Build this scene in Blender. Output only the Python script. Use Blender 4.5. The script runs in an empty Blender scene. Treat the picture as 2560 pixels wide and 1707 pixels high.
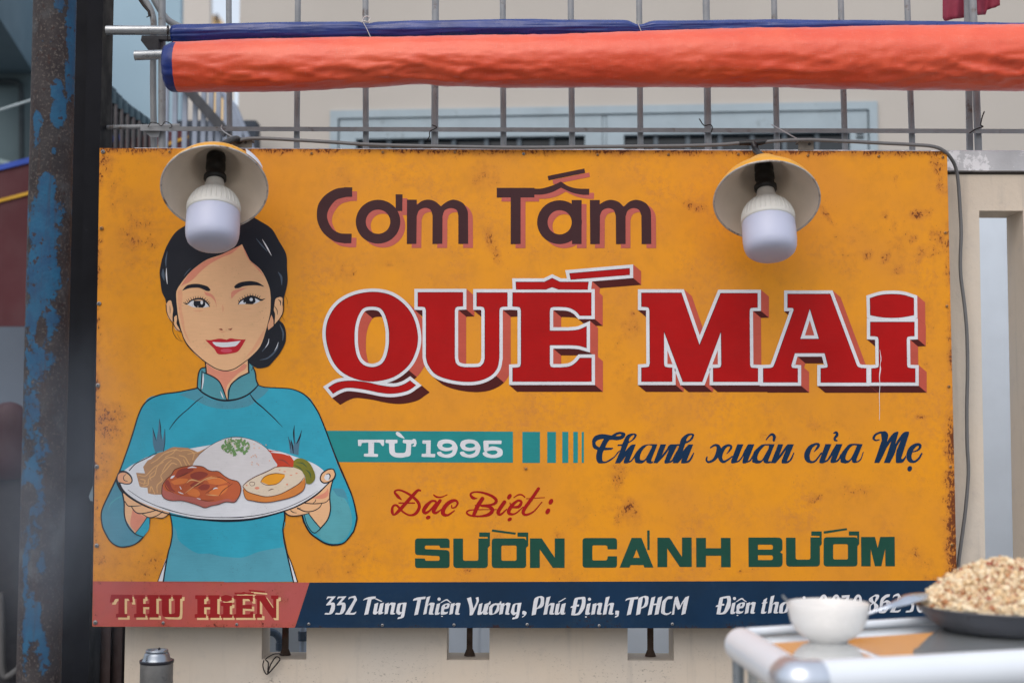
import bpy, bmesh, math, random
from mathutils import Vector, Matrix, noise
from mathutils.geometry import tessellate_polygon

random.seed(11)
C = bpy.context.scene.collection
SC = bpy.context.scene

# ------------------------------------------------------------------ camera
FPX, CX, CY = 3555.6, 1280.0, 852.5          # lens in pixels of the 2560 px wide photograph
PITCH, ROLL = math.radians(3.66), math.radians(0.17)
CAM = Vector((0.0, -3.32, 1.50))
FWD = Vector((0, math.cos(PITCH), math.sin(PITCH)))
_u = Vector((0, -math.sin(PITCH), math.cos(PITCH)))
_r = Vector((1, 0, 0))
RGT = _r * math.cos(ROLL) + _u * math.sin(ROLL)
UPV = _u * math.cos(ROLL) - _r * math.sin(ROLL)
cam_data = bpy.data.cameras.new('camera')
cam = bpy.data.objects.new('camera', cam_data)
C.objects.link(cam)
SC.camera = cam
m = Matrix((RGT, UPV, -FWD)).transposed().to_4x4()
m.translation = CAM
cam.matrix_world = m
cam_data.sensor_width = 36
cam_data.lens = 50
cam_data.clip_start = 0.05
cam_data.clip_end = 400
cam_data.dof.use_dof = True
cam_data.dof.focus_distance = 3.33
cam_data.dof.aperture_fstop = 2.6

# ------------------------------------------------------------------ daylight
SUN_DIR = Vector((-0.24, -0.62, 0.75)).normalized()     # towards the sun
world = bpy.data.worlds.new('World')
SC.world = world
world.use_nodes = True
nt = world.node_tree
bg = nt.nodes['Background']
sky = nt.nodes.new('ShaderNodeTexSky')
sky.sky_type = 'NISHITA'
sky.sun_disc = False
sky.sun_elevation = math.asin(SUN_DIR.z)
sky.sun_rotation = math.atan2(SUN_DIR.x, SUN_DIR.y)
sky.air_density = 1.0
sky.dust_density = 4.0
sky.ozone_density = 0.6
ovc = nt.nodes.new('ShaderNodeMix')                      # thin overcast veil over the clear sky
ovc.data_type = 'RGBA'
ovc.inputs[0].default_value = .5
ovc.inputs[7].default_value = (7.4, 7.7, 8.1, 1)
nt.links.new(sky.outputs['Color'], ovc.inputs[6])
nt.links.new(ovc.outputs[2], bg.inputs['Color'])
bg.inputs['Strength'].default_value = 0.13
sl = bpy.data.lights.new('sun', 'SUN')
sl.energy = .75
sl.angle = math.radians(50)
sl.color = (1.0, 0.95, 0.88)
so = bpy.data.objects.new('sun', sl)
C.objects.link(so)
so.rotation_euler = SUN_DIR.to_track_quat('Z', 'Y').to_euler()
so.location = SUN_DIR * 20
SC.view_settings.view_transform = 'Standard'
SC.view_settings.look = 'None'
SC.view_settings.gamma = 1
SC.view_settings.use_curve_mapping = False
SC.view_settings.exposure = 0.27
SC.cycles.volume_step_rate = 1.0
SC.cycles.volume_max_steps = 128

# ------------------------------------------------------------------ helpers
def at(px, py, Y):
    """world point on the vertical plane at depth Y that the photograph shows at pixel (px, py)"""
    d = FWD + RGT * ((px - CX) / FPX) + UPV * ((CY - py) / FPX)
    return CAM + d * ((Y - CAM.y) / d.y)

def at_z(px, py, z):
    d = FWD + RGT * ((px - CX) / FPX) + UPV * ((CY - py) / FPX)
    return CAM + d * ((z - CAM.z) / d.z)

def lin(c):
    c = c / 255.0
    return c / 12.92 if c <= 0.04045 else ((c + 0.055) / 1.055) ** 2.4

def rgb(r, g, b, k=1.0):
    return (min(lin(r) * k, .92), min(lin(g) * k, .92), min(lin(b) * k, .92), 1.0)

class G:
    """small node-graph helper"""
    def __init__(s, name, rough=.6, metal=0.0, spec=.5):
        s.m = bpy.data.materials.new(name)
        s.m.use_nodes = True
        s.t = s.m.node_tree
        s.b = s.t.nodes['Principled BSDF']
        s.b.inputs['Roughness'].default_value = rough
        s.b.inputs['Metallic'].default_value = metal
        s.b.inputs['Specular IOR Level'].default_value = spec
        s.tc = s.t.nodes.new('ShaderNodeTexCoord')
        s.geo = s.t.nodes.new('ShaderNodeNewGeometry')
    def n(s, kind, **kw):
        o = s.t.nodes.new(kind)
        for k, v in kw.items():
            setattr(o, k, v)
        return o
    def l(s, a, b):
        s.t.links.new(a, b)
    def coord(s, scale=(1, 1, 1), rot=(0, 0, 0), src=None):
        mp = s.n('ShaderNodeMapping')
        mp.inputs['Scale'].default_value = scale
        mp.inputs['Rotation'].default_value = rot
        s.l(src or s.geo.outputs['Position'], mp.inputs['Vector'])
        return mp.outputs['Vector']
    def noise(s, scale, detail=4, rough=.55, vec=None, dist=0.0):
        o = s.n('ShaderNodeTexNoise')
        o.inputs['Scale'].default_value = scale
        o.inputs['Detail'].default_value = detail
        o.inputs['Roughness'].default_value = rough
        o.inputs['Distortion'].default_value = dist
        s.l(vec or s.geo.outputs['Position'], o.inputs['Vector'])
        return o.outputs['Fac']
    def ramp(s, fac, lo, hi, a=0.0, b=1.0):
        o = s.n('ShaderNodeMapRange', interpolation_type='SMOOTHSTEP')
        o.inputs[1].default_value = lo
        o.inputs[2].default_value = hi
        o.inputs[3].default_value = a
        o.inputs[4].default_value = b
        s.l(fac, o.inputs[0])
        return o.outputs[0]
    def math(s, op, a, b):
        o = s.n('ShaderNodeMath', operation=op)
        for i, v in enumerate((a, b)):
            if isinstance(v, (int, float)):
                o.inputs[i].default_value = v
            else:
                s.l(v, o.inputs[i])
        return o.outputs[0]
    def mix(s, fac, a, b, mode='MIX'):
        o = s.n('ShaderNodeMix', data_type='RGBA', blend_type=mode)
        for sock, v in ((o.inputs[0], fac), (o.inputs[6], a), (o.inputs[7], b)):
            if isinstance(v, (int, float)):
                sock.default_value = v
            elif isinstance(v, tuple):
                sock.default_value = v
            else:
                s.l(v, sock)
        return o.outputs[2]
    def attr(s, name):
        o = s.n('ShaderNodeAttribute', attribute_name=name)
        return o.outputs['Fac']
    def color(s, v):
        if isinstance(v, tuple):
            s.b.inputs['Base Color'].default_value = v
        else:
            s.l(v, s.b.inputs['Base Color'])
    def bump(s, h, strength=.3, dist=.002):
        o = s.n('ShaderNodeBump')
        o.inputs['Strength'].default_value = strength
        o.inputs['Distance'].default_value = dist
        s.l(h, o.inputs['Height'])
        s.l(o.outputs[0], s.b.inputs['Normal'])

def shade(c, k):
    return (c[0] * k, c[1] * k, c[2] * k, 1)

def plain(name, col, rough=.6, metal=0.0, var=.12, scale=14, bump=0.0, bscale=120, spec=.5, dirt=None, dscale=40, dlo=.6, dhi=.72, rvar=1.0):
    g = G(name, rough, metal, spec)
    f = g.noise(scale, 5)
    c = g.mix(g.ramp(f, .25, .75), shade(col, 1 - var), shade(col, 1 + var))
    if dirt:
        c = g.mix(g.ramp(g.noise(dscale, 6, .65), dlo, dhi), c, dirt)
    g.color(c)
    if rvar:
        r = g.ramp(g.noise(scale * 2.3, 3), .3, .7, max(rough - .08 * rvar, .03), min(rough + .1 * rvar, 1))
        g.l(r, g.b.inputs['Roughness'])
    if bump:
        g.bump(g.noise(bscale, 4), bump)
    return g.m

def paint(name, col, var=.07, wear=.5, rough=.5):
    """sign-writer's enamel: brushed variation, fine chips and specks"""
    g = G(name, rough, 0, .16)
    f = g.noise(9, 4)
    c = g.mix(g.ramp(f, .3, .7), shade(col, 1 - var), shade(col, 1 + var))
    br = g.noise(1, 3, .5, g.coord((30, 30, 420)))
    c = g.mix(g.ramp(br, .40, .75, 0, .35), c, shade(col, 1.16))
    c = g.mix(g.ramp(g.noise(26, 5, .65), .5, .75, 0, .3), c, shade(col, .84))
    sp = g.ramp(g.noise(300, 3, .65), .62, .69)
    clus = g.ramp(g.noise(13, 3), .45, .66)
    c = g.mix(g.math('MULTIPLY', g.math('MULTIPLY', sp, clus), wear), c, rgb(70, 45, 42))
    g.color(c)
    g.l(g.ramp(g.noise(21, 3), .3, .7, rough - .07, rough + .12), g.b.inputs['Roughness'])
    g.bump(g.math('ADD', g.noise(2.4, 2), g.math('MULTIPLY', g.noise(7, 3), .12)), .35, .02)
    return g.m

def tag(o, label=None, cat=None, group=None, kind=None):
    for k, v in (('label', label), ('category', cat), ('group', group), ('kind', kind)):
        if v:
            o[k] = v
    return o

def empty(name, loc, label, cat, group=None):
    o = bpy.data.objects.new(name, None)
    o.empty_display_size = .05
    C.objects.link(o)
    o.location = loc
    return tag(o, label, cat, group)

def link(name, me, mats, parent=None, smooth=False):
    """mesh given in world coordinates -> object (keeps place when parented)"""
    if not isinstance(mats, (list, tuple)):
        mats = [mats]
    for mm in mats:
        me.materials.append(mm)
    if smooth:
        for p in me.polygons:
            p.use_smooth = True
    o = bpy.data.objects.new(name, me)
    C.objects.link(o)
    if parent is not None:
        o.parent = parent
        bpy_m = Matrix.Identity(4)
        q = parent
        off = Vector((0, 0, 0))
        while q is not None:
            off += q.location
            q = q.parent
        o.location = -off
    return o

def copy_part(o, parent, loc=None):
    c = o.copy()
    C.objects.link(c)
    c.parent = parent
    if loc is not None:
        c.location = loc
    return c

class MB:
    """collects shapes in world coordinates"""
    def __init__(s):
        s.v, s.f, s.mi, s.sm = [], [], [], []
    def add(s, vs, fs, mi=0, sm=False):
        b = len(s.v)
        s.v += [tuple(v) for v in vs]
        for f in fs:
            s.f.append(tuple(i + b for i in f))
            s.mi.append(mi)
            s.sm.append(sm)
        return s
    def box(s, x0, x1, y0, y1, z0, z1, mi=0, M=None):
        vs = [Vector((x, y, z)) for x in (x0, x1) for y in (y0, y1) for z in (z0, z1)]
        if M is not None:
            vs = [M @ v for v in vs]
        return s.add(vs, [(0, 1, 3, 2), (4, 6, 7, 5), (0, 4, 5, 1), (2, 3, 7, 6), (0, 2, 6, 4), (1, 5, 7, 3)], mi)
    def prism(s, front, dy, mi=0):
        """polygon of world points pushed back by dy"""
        n = len(front)
        back = [Vector(p) + Vector((0, dy, 0)) for p in front]
        fs = [tuple(range(n)), tuple(range(2 * n - 1, n - 1, -1))]
        fs += [(i, i + n, (i + 1) % n + n, (i + 1) % n) for i in range(n)]
        return s.add(list(front) + back, fs, mi)
    def tube(s, pts, rad, seg=12, mi=0, cap=True):
        pts = [Vector(p) for p in pts]
        n = len(pts)
        rads = rad if isinstance(rad, (list, tuple)) else [rad] * n
        vs, fs = [], []
        ref = None
        for i, p in enumerate(pts):
            d = (pts[min(i + 1, n - 1)] - pts[max(i - 1, 0)]).normalized()
            if ref is None:
                ref = d.orthogonal().normalized()
            else:
                ref = (ref - d * ref.dot(d)).normalized()
            b = d.cross(ref)
            for k in range(seg):
                a = 2 * math.pi * k / seg
                vs.append(p + (ref * math.cos(a) + b * math.sin(a)) * rads[i])
        for i in range(n - 1):
            for k in range(seg):
                k2 = (k + 1) % seg
                fs.append((i * seg + k, i * seg + k2, (i + 1) * seg + k2, (i + 1) * seg + k))
        s.add(vs, fs, mi, True)
        if cap:
            s.add([vs[k] for k in range(seg)], [tuple(range(seg - 1, -1, -1))], mi)
            s.add([vs[(n - 1) * seg + k] for k in range(seg)], [tuple(range(seg))], mi)
        return s
    def lathe(s, prof, M, seg=48, mi=0, smooth=True):
        """prof: (radius, height) along local z; M places it"""
        vs, fs = [], []
        for r, h in prof:
            for k in range(seg):
                a = 2 * math.pi * k / seg
                vs.append(M @ Vector((r * math.cos(a), r * math.sin(a), h)))
        for i in range(len(prof) - 1):
            for k in range(seg):
                k2 = (k + 1) % seg
                fs.append((i * seg + k, i * seg + k2, (i + 1) * seg + k2, (i + 1) * seg + k))
        return s.add(vs, fs, mi, smooth)
    def build(s, name, mats, parent=None, smooth=None):
        me = bpy.data.meshes.new(name)
        me.from_pydata(s.v, [], s.f)
        me.polygons.foreach_set('material_index', s.mi)
        me.polygons.foreach_set('use_smooth', s.sm if smooth is None else [smooth] * len(s.f))
        me.update()
        return link(name, me, mats, parent)

def cr(pts, closed=False, dens=3.0, lo=3, hi=9, scale=1.0):
    """Catmull-Rom through points (any dimension)"""
    P = [tuple(p) for p in pts]
    n = len(P)
    if n < 3 and not closed:
        return P
    out = []
    def g(i):
        if closed:
            return P[i % n]
        if i < 0:
            return tuple(2 * a - b for a, b in zip(P[0], P[1]))
        if i >= n:
            return tuple(2 * a - b for a, b in zip(P[-1], P[-2]))
        return P[i]
    for i in range(n if closed else n - 1):
        p0, p1, p2, p3 = g(i - 1), g(i), g(i + 1), g(i + 2)
        L = math.hypot(p2[0] - p1[0], p2[1] - p1[1]) * scale
        k = int(max(lo, min(hi, L / dens)))
        for j in range(k):
            t = j / k
            out.append(tuple(.5 * (2 * b + (c - a) * t + (2 * a - 5 * b + 4 * c - d) * t * t + (3 * b - a - 3 * c + d) * t ** 3)
                             for a, b, c, d in zip(p0, p1, p2, p3)))
    if not closed:
        out.append(P[-1])
    return out

class Fr:
    """a tracing frame: zoomed crop with its corner in the photograph and its scale"""
    def __init__(s, x0, y0, k, dx=0, dy=0):
        s.x0, s.y0, s.k, s.dx, s.dy = x0, y0, k, dx, dy
    def pt(s, x, y):
        return (s.x0 + (x + s.dx) / s.k, s.y0 + (y + s.dy) / s.k)
    def sh(s, dx, dy=0):
        return Fr(s.x0, s.y0, s.k, s.dx + dx, s.dy + dy)

def path(fr, txt):
    """M L S Z O E R F mini language -> list of closed contours in photograph pixels"""
    toks = txt.replace(',', ' ').split()
    out, cur, i = [], [], 0
    def nums():
        nonlocal i
        r = []
        while i < len(toks) and not toks[i].isalpha():
            r.append(float(toks[i]))
            i += 1
        return r
    def pairs(v):
        return [(v[k], v[k + 1]) for k in range(0, len(v) - 1, 2)]
    sc = 1.0 / fr.k
    while i < len(toks):
        c = toks[i]
        i += 1
        v = nums()
        if c == 'M':
            cur = pairs(v)
        elif c == 'L':
            cur += pairs(v)
        elif c == 'S':
            cur += cr([cur[-1]] + pairs(v), scale=sc)[1:]
        elif c == 'Z':
            out.append(cur)
            cur = []
        elif c == 'O':
            out.append(cr(pairs(v), True, scale=sc))
        elif c == 'E':
            cx, cy, rx, ry = v[:4]
            a = math.radians(v[4] if len(v) > 4 else 0)
            n = max(10, min(48, int(max(rx, ry) * sc * 1.6)))
            out.append([(cx + rx * math.cos(t) * math.cos(a) - ry * math.sin(t) * math.sin(a),
                         cy + rx * math.cos(t) * math.sin(a) + ry * math.sin(t) * math.cos(a))
                        for t in [2 * math.pi * q / n for q in range(n)]])
        elif c == 'R':
            out.append([(v[0], v[1]), (v[2], v[1]), (v[2], v[3]), (v[0], v[3])])
        elif c == 'F':
            tri = [(v[k], v[k + 1], v[k + 2]) for k in range(0, len(v) - 2, 3)]
            n = len(tri)
            q = []
            for k, (x, y, r) in enumerate(tri):
                if r <= 0:
                    q.append((x, y))
                    continue
                a, b = tri[k - 1], tri[(k + 1) % n]
                va = Vector((a[0] - x, a[1] - y))
                vb = Vector((b[0] - x, b[1] - y))
                ra = min(r, va.length * .49)
                rb = min(r, vb.length * .49)
                rr = min(ra, rb)
                p0 = Vector((x, y)) + va.normalized() * rr
                p1 = Vector((x, y)) + vb.normalized() * rr
                for j in range(7):
                    t = j / 6
                    w = (1 - t) ** 2 * p0 + 2 * t * (1 - t) * Vector((x, y)) + t * t * p1
                    q.append((w.x, w.y))
            out.append(q)
    res = []
    for c in out:
        w = []
        for p in c:
            p = fr.pt(*p)
            if not w or (abs(p[0] - w[-1][0]) + abs(p[1] - w[-1][1])) > .15:
                w.append(p)
        if len(w) > 1 and (abs(w[0][0] - w[-1][0]) + abs(w[0][1] - w[-1][1])) < .15:
            w.pop()
        res.append(w)
    return res

def area(c):
    return .5 * sum(c[i - 1][0] * c[i][1] - c[i][0] * c[i - 1][1] for i in range(len(c)))

def grow(c, d):
    """offset a closed contour by d (positive grows a positive-area contour)"""
    n = len(c)
    out = []
    for i in range(n):
        p = Vector(c[i])
        e1 = (p - Vector(c[i - 1])).normalized()
        e2 = (Vector(c[(i + 1) % n]) - p).normalized()
        n1 = Vector((e1.y, -e1.x))
        n2 = Vector((e2.y, -e2.x))
        s = n1 + n2
        if s.length < 1e-4:
            out.append(tuple(p + n1 * d))
            continue
        s.normalize()
        out.append(tuple(p + s * (d / max(s.dot(n1), .17))))
    return out

class Paint:
    """flat painted shapes on the sign face; each shape a hair proud of the one below"""
    def __init__(s, z0, dz=1.2e-5):
        s.z, s.dz = z0, dz
        s.new()
    def new(s):
        s.mb, s.mats = MB(), []
        return s
    def mi(s, m):
        if m not in s.mats:
            s.mats.append(m)
        return s.mats.index(m)
    def fill(s, contours, m):
        s.z += s.dz
        tris = tessellate_polygon([[Vector((x, y, 0)) for x, y in c] for c in contours])
        flat = [p for c in contours for p in c]
        vs = [at(x, y, -s.z) for x, y in flat]
        fs = []
        for t in tris:
            a, b, c = (flat[k] for k in t)
            ar = (b[0] - a[0]) * (c[1] - a[1]) - (c[0] - a[0]) * (b[1] - a[1])
            if abs(ar) < 1e-5:
                continue
            fs.append(t if ar < 0 else (t[0], t[2], t[1]))
        s.mb.add(vs, fs, s.mi(m))
    def P(s, fr, txt, m, each=False):
        cs = path(fr, txt)
        if each:
            for c in cs:
                s.fill([c], m)
        else:
            s.fill(cs, m)
    def stroke(s, fr, pts, m, w=None, cap=True, smooth=True):
        s.z += s.dz
        if isinstance(pts, str):
            v = [float(q) for q in pts.replace(',', ' ').split()]
            k = 2 if w is not None else 3
            pts = [tuple(v[j:j + k]) for j in range(0, len(v) - k + 1, k)]
        q = []
        for p in pts:
            x, y = fr.pt(p[0], p[1])
            q.append((x, y, (p[2] if len(p) > 2 else w) / fr.k))
        if smooth:
            q = cr(q, dens=3.0, lo=3, hi=8)
        n = len(q)
        L, R = [], []
        for i in range(n):
            a, b = q[max(i - 1, 0)], q[min(i + 1, n - 1)]
            d = Vector((b[0] - a[0], b[1] - a[1]))
            if d.length < 1e-6:
                d = Vector((1, 0))
            d.normalize()
            h = max(q[i][2], .25) * .5
            L.append((q[i][0] - d.y * h, q[i][1] + d.x * h))
            R.append((q[i][0] + d.y * h, q[i][1] - d.x * h))
        vs, fs = [], []
        for i in range(n):
            z = s.z + s.dz * .8 * i / n
            vs += [at(L[i][0], L[i][1], -z), at(R[i][0], R[i][1], -z)]
        for i in range(n - 1):
            fs.append((2 * i, 2 * i + 1, 2 * i + 3, 2 * i + 2))
        if cap:
            for e, sg in ((0, -1), (n - 1, 1)):
                if q[e][2] < 1.2:
                    continue
                a = q[max(e - 1, 0)]
                b = q[min(e + 1, n - 1)]
                ang = math.atan2((b[1] - a[1]) * sg, (b[0] - a[0]) * sg)
                z = s.z + s.dz * .8 * e / n
                base = len(vs)
                K = 6
                for k in range(K + 1):
                    t = ang - math.pi / 2 + math.pi * k / K
                    vs.append(at(q[e][0] + math.cos(t) * q[e][2] / 2, q[e][1] + math.sin(t) * q[e][2] / 2, -z))
                fs.append(tuple(range(base + K, base - 1, -1)))
        s.mb.add(vs, fs, s.mi(m))
    def done(s, name, parent, label=None):
        o = s.mb.build(name, s.mats, parent)
        if label:
            o['label'] = label
        s.new()
        return o
# ================================================================== setting
M_GROUND = plain('street_concrete', (.17, .165, .155, 1), .85, 0, .2, 3, .3, 60)
mb = MB()
mb.add([(-80, -60, 0), (80, -60, 0), (80, 120, 0), (-80, 120, 0)], [(0, 1, 2, 3)])
tag(mb.build('ground', M_GROUND), 'grey concrete street in front of the wall', kind='structure')

# ------------------------------------------------------------------ boundary wall
YW, TW = .075, .115
def wall_mat():
    g = G('old_cream_wall_paint', .85)
    c = g.mix(g.ramp(g.noise(2.2, 5), .3, .7), rgb(214, 199, 181), rgb(207, 198, 187))
    c = g.mix(g.ramp(g.noise(26, 5, .65), .52, .78, 0, .35), c, rgb(182, 174, 166))
    sp = g.math('MULTIPLY', g.ramp(g.noise(150, 3, .7, g.coord((1, 1, 1.7))), .60, .66), g.ramp(g.noise(9, 4), .42, .6))
    sx = g.n('ShaderNodeSeparateXYZ')
    g.l(g.geo.outputs['Position'], sx.inputs[0])
    sp = g.math('MULTIPLY', sp, g.ramp(sx.outputs[2], .86, 1.02, 1.0, .12))
    c = g.mix(g.math('MULTIPLY', sp, .8), c, rgb(92, 88, 84))
    st = g.ramp(g.noise(1, 4, .6, g.coord((38, 38, 2.2))), .52, .78, 0, .28)
    c = g.mix(st, c, rgb(150, 146, 142))
    g.color(c)
    g.bump(g.math('ADD', g.noise(45, 4), g.math('MULTIPLY', sp, -.6)), .35, .004)
    return g.m
M_WALL = wall_mat()
M_COPE = plain('weathered_white_coping', rgb(190, 191, 195), .85, 0, .12, 9, .5, 70, dirt=rgb(232, 232, 236), dscale=26, dlo=.52, dhi=.58)
M_GROOVE = plain('groove_painted_shade', rgb(104, 98, 92), .95, 0, .3, 20)  # recess tone darkened to carry the shadow under the coping
M_RUSTBAR = plain('rusty_bar', rgb(74, 60, 52), .85, .2, .3, 40, .4, 90, dirt=rgb(92, 42, 30), dscale=18, dlo=.5, dhi=.7)

slots = []
for a, b in ((654, 766), (1117, 1223.5), (1569, 1685), (2024, 2140)):
    slots.append((at(a, 1640, YW).x, at(b, 1640, YW).x))
slots.append((at(2448, 540, YW).x, at(2558, 540, YW).x))
xw0 = at(312, 1625, YW).x
zs0, zs1 = at(1170, 1648, YW).z, at(2500, 526, YW).z
zt0, zt1 = at(2460, 436, YW).z, at(2460, 428, YW).z
zcope = at(2500, 373.5, YW - .012).z
xs = [xw0]
for a, b in slots:
    xs += [a, b]
xs.append(3.2)
zs = [0, zs0, zs1, zt0]
holes = {(2 * i + 1, 1) for i in range(5)}
WALL = empty('boundary_wall', (xw0, YW, 0), 'cream boundary wall with narrow upright slots behind and below the orange sign', 'wall')
mb = MB()
def grid_wall(mb, xs, zs, holes, y0, y1, M=None):
    T = (lambda v: M @ v) if M is not None else (lambda v: v)
    nx, nz = len(xs) - 1, len(zs) - 1
    solid = lambda i, j: 0 <= i < nx and 0 <= j < nz and (i, j) not in holes
    for i in range(nx):
        for j in range(nz):
            if not solid(i, j):
                continue
            a, b, c, d = xs[i], xs[i + 1], zs[j], zs[j + 1]
            mb.add([T(Vector(p)) for p in ((a, y0, c), (b, y0, c), (b, y0, d), (a, y0, d))], [(0, 1, 2, 3)])
            mb.add([T(Vector(p)) for p in ((a, y1, c), (b, y1, c), (b, y1, d), (a, y1, d))], [(3, 2, 1, 0)])
            if not solid(i - 1, j):
                mb.add([T(Vector(p)) for p in ((a, y0, c), (a, y0, d), (a, y1, d), (a, y1, c))], [(0, 1, 2, 3)])
            if not solid(i + 1, j):
                mb.add([T(Vector(p)) for p in ((b, y0, c), (b, y0, d), (b, y1, d), (b, y1, c))], [(3, 2, 1, 0)])
            if not solid(i, j - 1):
                mb.add([T(Vector(p)) for p in ((a, y0, c), (b, y0, c), (b, y1, c), (a, y1, c))], [(3, 2, 1, 0)])
            if not solid(i, j + 1):
                mb.add([T(Vector(p)) for p in ((a, y0, d), (b, y0, d), (b, y1, d), (a, y1, d))], [(0, 1, 2, 3)])
grid_wall(mb, xs, zs, holes, YW, YW + TW)
mb.build('wall_body', M_WALL, WALL)
MB().box(xw0 + .004, 3.2, YW + .010, YW + TW - .01, zt0, zt1).build('groove', M_GROOVE, WALL)
# coping with a worn, slightly uneven front arris
mb = MB()
n = 90
top, fr_, bt = [], [], []
for i in range(n + 1):
    x = xw0 + (3.2 - xw0) * i / n
    j = noise.noise(Vector((x * 9, 0, 3))) * .003
    fr_.append(Vector((x, YW - .012 + abs(j) * .6, zt1)))
    top.append(Vector((x, YW - .012 + abs(j), zcope - .004 + j)))
    bt.append(Vector((x, YW + TW + .012, zcope)))
vs = fr_ + top + [Vector((p.x, YW + .001, zcope + .001)) for p in top] + bt + [Vector((p.x, YW + TW + .012, zt1)) for p in top]
fs = []
W = n + 1
for r in range(5):
    for i in range(n):
        a, b = r * W + i, ((r + 1) % 5) * W + i
        fs.append((a, a + 1, b + 1, b))
fs += [tuple(r * W for r in range(5)), tuple(r * W + n for r in range(4, -1, -1))]
mb.add(vs, fs)
mb.build('coping', M_COPE, WALL)
barme = None
for px, row in ((713, 1640), (1174, 1640), (1626, 1640), (2085, 1640)):
    p = at(px, row, YW + TW * .55)
    mb = MB()
    mb.box(p.x - .007, p.x + .007, p.y - .007, p.y + .007, zs0 - .01, zs1 + .01)
    mb.tube([(p.x, p.y, zs0 + .001), (p.x, p.y, zs0 + .006), (p.x, p.y, zs0 + .016)], [.014, .012, .008], 10)
    mb.build('slot_bar', M_RUSTBAR, WALL)

# things seen through the slots
M_TIN = plain('blue_grey_sheet', rgb(206, 217, 230), .6, 0, .05, 6)
mb = MB()
x0, x1 = at(960, 1600, 1.5).x, 3.2
k = 0
x = x0
while x < x1:
    mb.box(x, min(x + .155, x1), 1.50, 1.512, .2, 2.38)
    mb.box(x + .155, x + .163, 1.503, 1.510, .2, 2.38)
    x += .163
o = mb.build('sheet_fence', M_TIN)
tag(o, 'blue-grey sheet-metal screen seen through the wall slots', 'screen')
M_DIMWALL = plain('dim_grey_render', rgb(168, 178, 190), .85, 0, .1, 5)
tag(MB().box(at(480, 1600, .72).x, x0 - .02, .72, .80, 0, 2.2).build('render_wall', M_DIMWALL), 'dim grey rendered wall behind the leftmost slot with pipes', 'wall')
M_PVC = plain('grey_pvc', rgb(170, 186, 208), .35, 0, .08, 10)
M_PVCD = plain('dark_pvc', rgb(72, 90, 112), .3, 0, .08, 10)
p = at(757, 1600, .42)
PIPE = empty('drain_pipe', (p.x, p.y, 0), 'upright grey drain pipe with a dark collar behind the leftmost slot', 'pipe')
MB().tube([(p.x, p.y, 0), (p.x, p.y, .7), (p.x, p.y, 1.7)], .0085, 14).build('pipe', M_PVC, PIPE)
z = at(757, 1588, .42).z
MB().tube([(p.x, p.y, z - .012), (p.x, p.y, z + .012)], .0125, 14).build('collar', M_PVCD, PIPE)
q = [at(px, r, .45) for px, r in ((590, 1574), (640, 1576), (672, 1577), (690, 1583), (699, 1596), (701, 1612))]
ELB = empty('waste_pipe', q[0], 'dark bent waste pipe behind the leftmost slot', 'pipe')
MB().tube(cr(q, dens=.005, lo=4), .010, 14).build('pipe', M_PVCD, ELB)
MB().tube([q[-1] + Vector((0, 0, .008)), q[-1] - Vector((0, 0, .012))], .0125, 14).build('socket', M_PVCD, ELB)
MB().tube([q[-1] - Vector((0, 0, .01)), Vector((q[-1].x, q[-1].y, .3))], .006, 10).build('drop_pipe', M_DIMWALL, ELB)

# ------------------------------------------------------------------ pale house with a window
YAW = math.atan(-.089)
O = at(595, 300, 2.75)
O.z = 0
HM = Matrix.Translation(O) @ Matrix.Rotation(YAW, 4, 'Z')
HN = HM.to_3x3() @ Vector((0, -1, 0))
HU = HM.to_3x3() @ Vector((1, 0, 0))
def hw(px, py, off=0.0):
    """local (u, z) on the house front for a pixel"""
    P0 = O + HN * off
    d = FWD + RGT * ((px - CX) / FPX) + UPV * ((CY - py) / FPX)
    t = (P0 - CAM).dot(HN) / d.dot(HN)
    P = CAM + d * t
    return (P - P0).dot(HU), P.z
M_HOUSE = plain('house_render', rgb(186, 181, 175), .9, 0, .04, 1.6, .2, 60)
M_FRAME = plain('pale_blue_window_paint', rgb(158, 174, 184), .6, 0, .06, 9, dirt=rgb(110, 118, 122), dscale=14, dlo=.6, dhi=.8)
M_GAP = plain('dark_joint', rgb(60, 66, 70), .8)
M_PANE = plain('dark_window_glass', rgb(40, 48, 56), .12, 0, .2, 3)
M_BARW = plain('window_bar_paint', rgb(92, 104, 114), .6)
HOUSE = empty('house', O, 'pale house wall behind the fence with a blue-grey window', 'house')
wu0, wz1 = hw(829, 281)
wu1, _ = hw(2190, 254)
zw0 = .95
mb = MB()
grid_wall(mb, [0, wu0, wu1, 5.2], [0, zw0, wz1, 4.6], {(1, 1)}, 0, .22, HM)
mb.build('wall', M_HOUSE, HOUSE)
WIN = MB()
def hbox(mb, a, b, y0, y1, c, d, mi=0):
    mb.box(a, b, y0, y1, c, d, mi, HM)
def hz(px, row):
    return hw(px, row)[1]
def hu(px):
    return hw(px, 300)[0]
ztop = wz1
h1 = hz(1280, 289)
hbox(WIN, wu0 - .004, wu1 + .004, -.012, .06, h1, ztop + .006)             # head
hbox(WIN, wu0 - .004, wu0 + .030, -.012, .06, zw0, h1)
hbox(WIN, wu1 - .030, wu1 + .004, -.012, .06, zw0, h1)
win = WIN.build('window', M_FRAME, HOUSE)
def sub(name, mats, *boxes):
    mb = MB()
    for bx in boxes:
        hbox(mb, *bx)
    return mb.build(name, mats, win)
h2, h3 = hz(1280, 291.5), hz(1280, 341)
cu = hu(1511)
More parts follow.
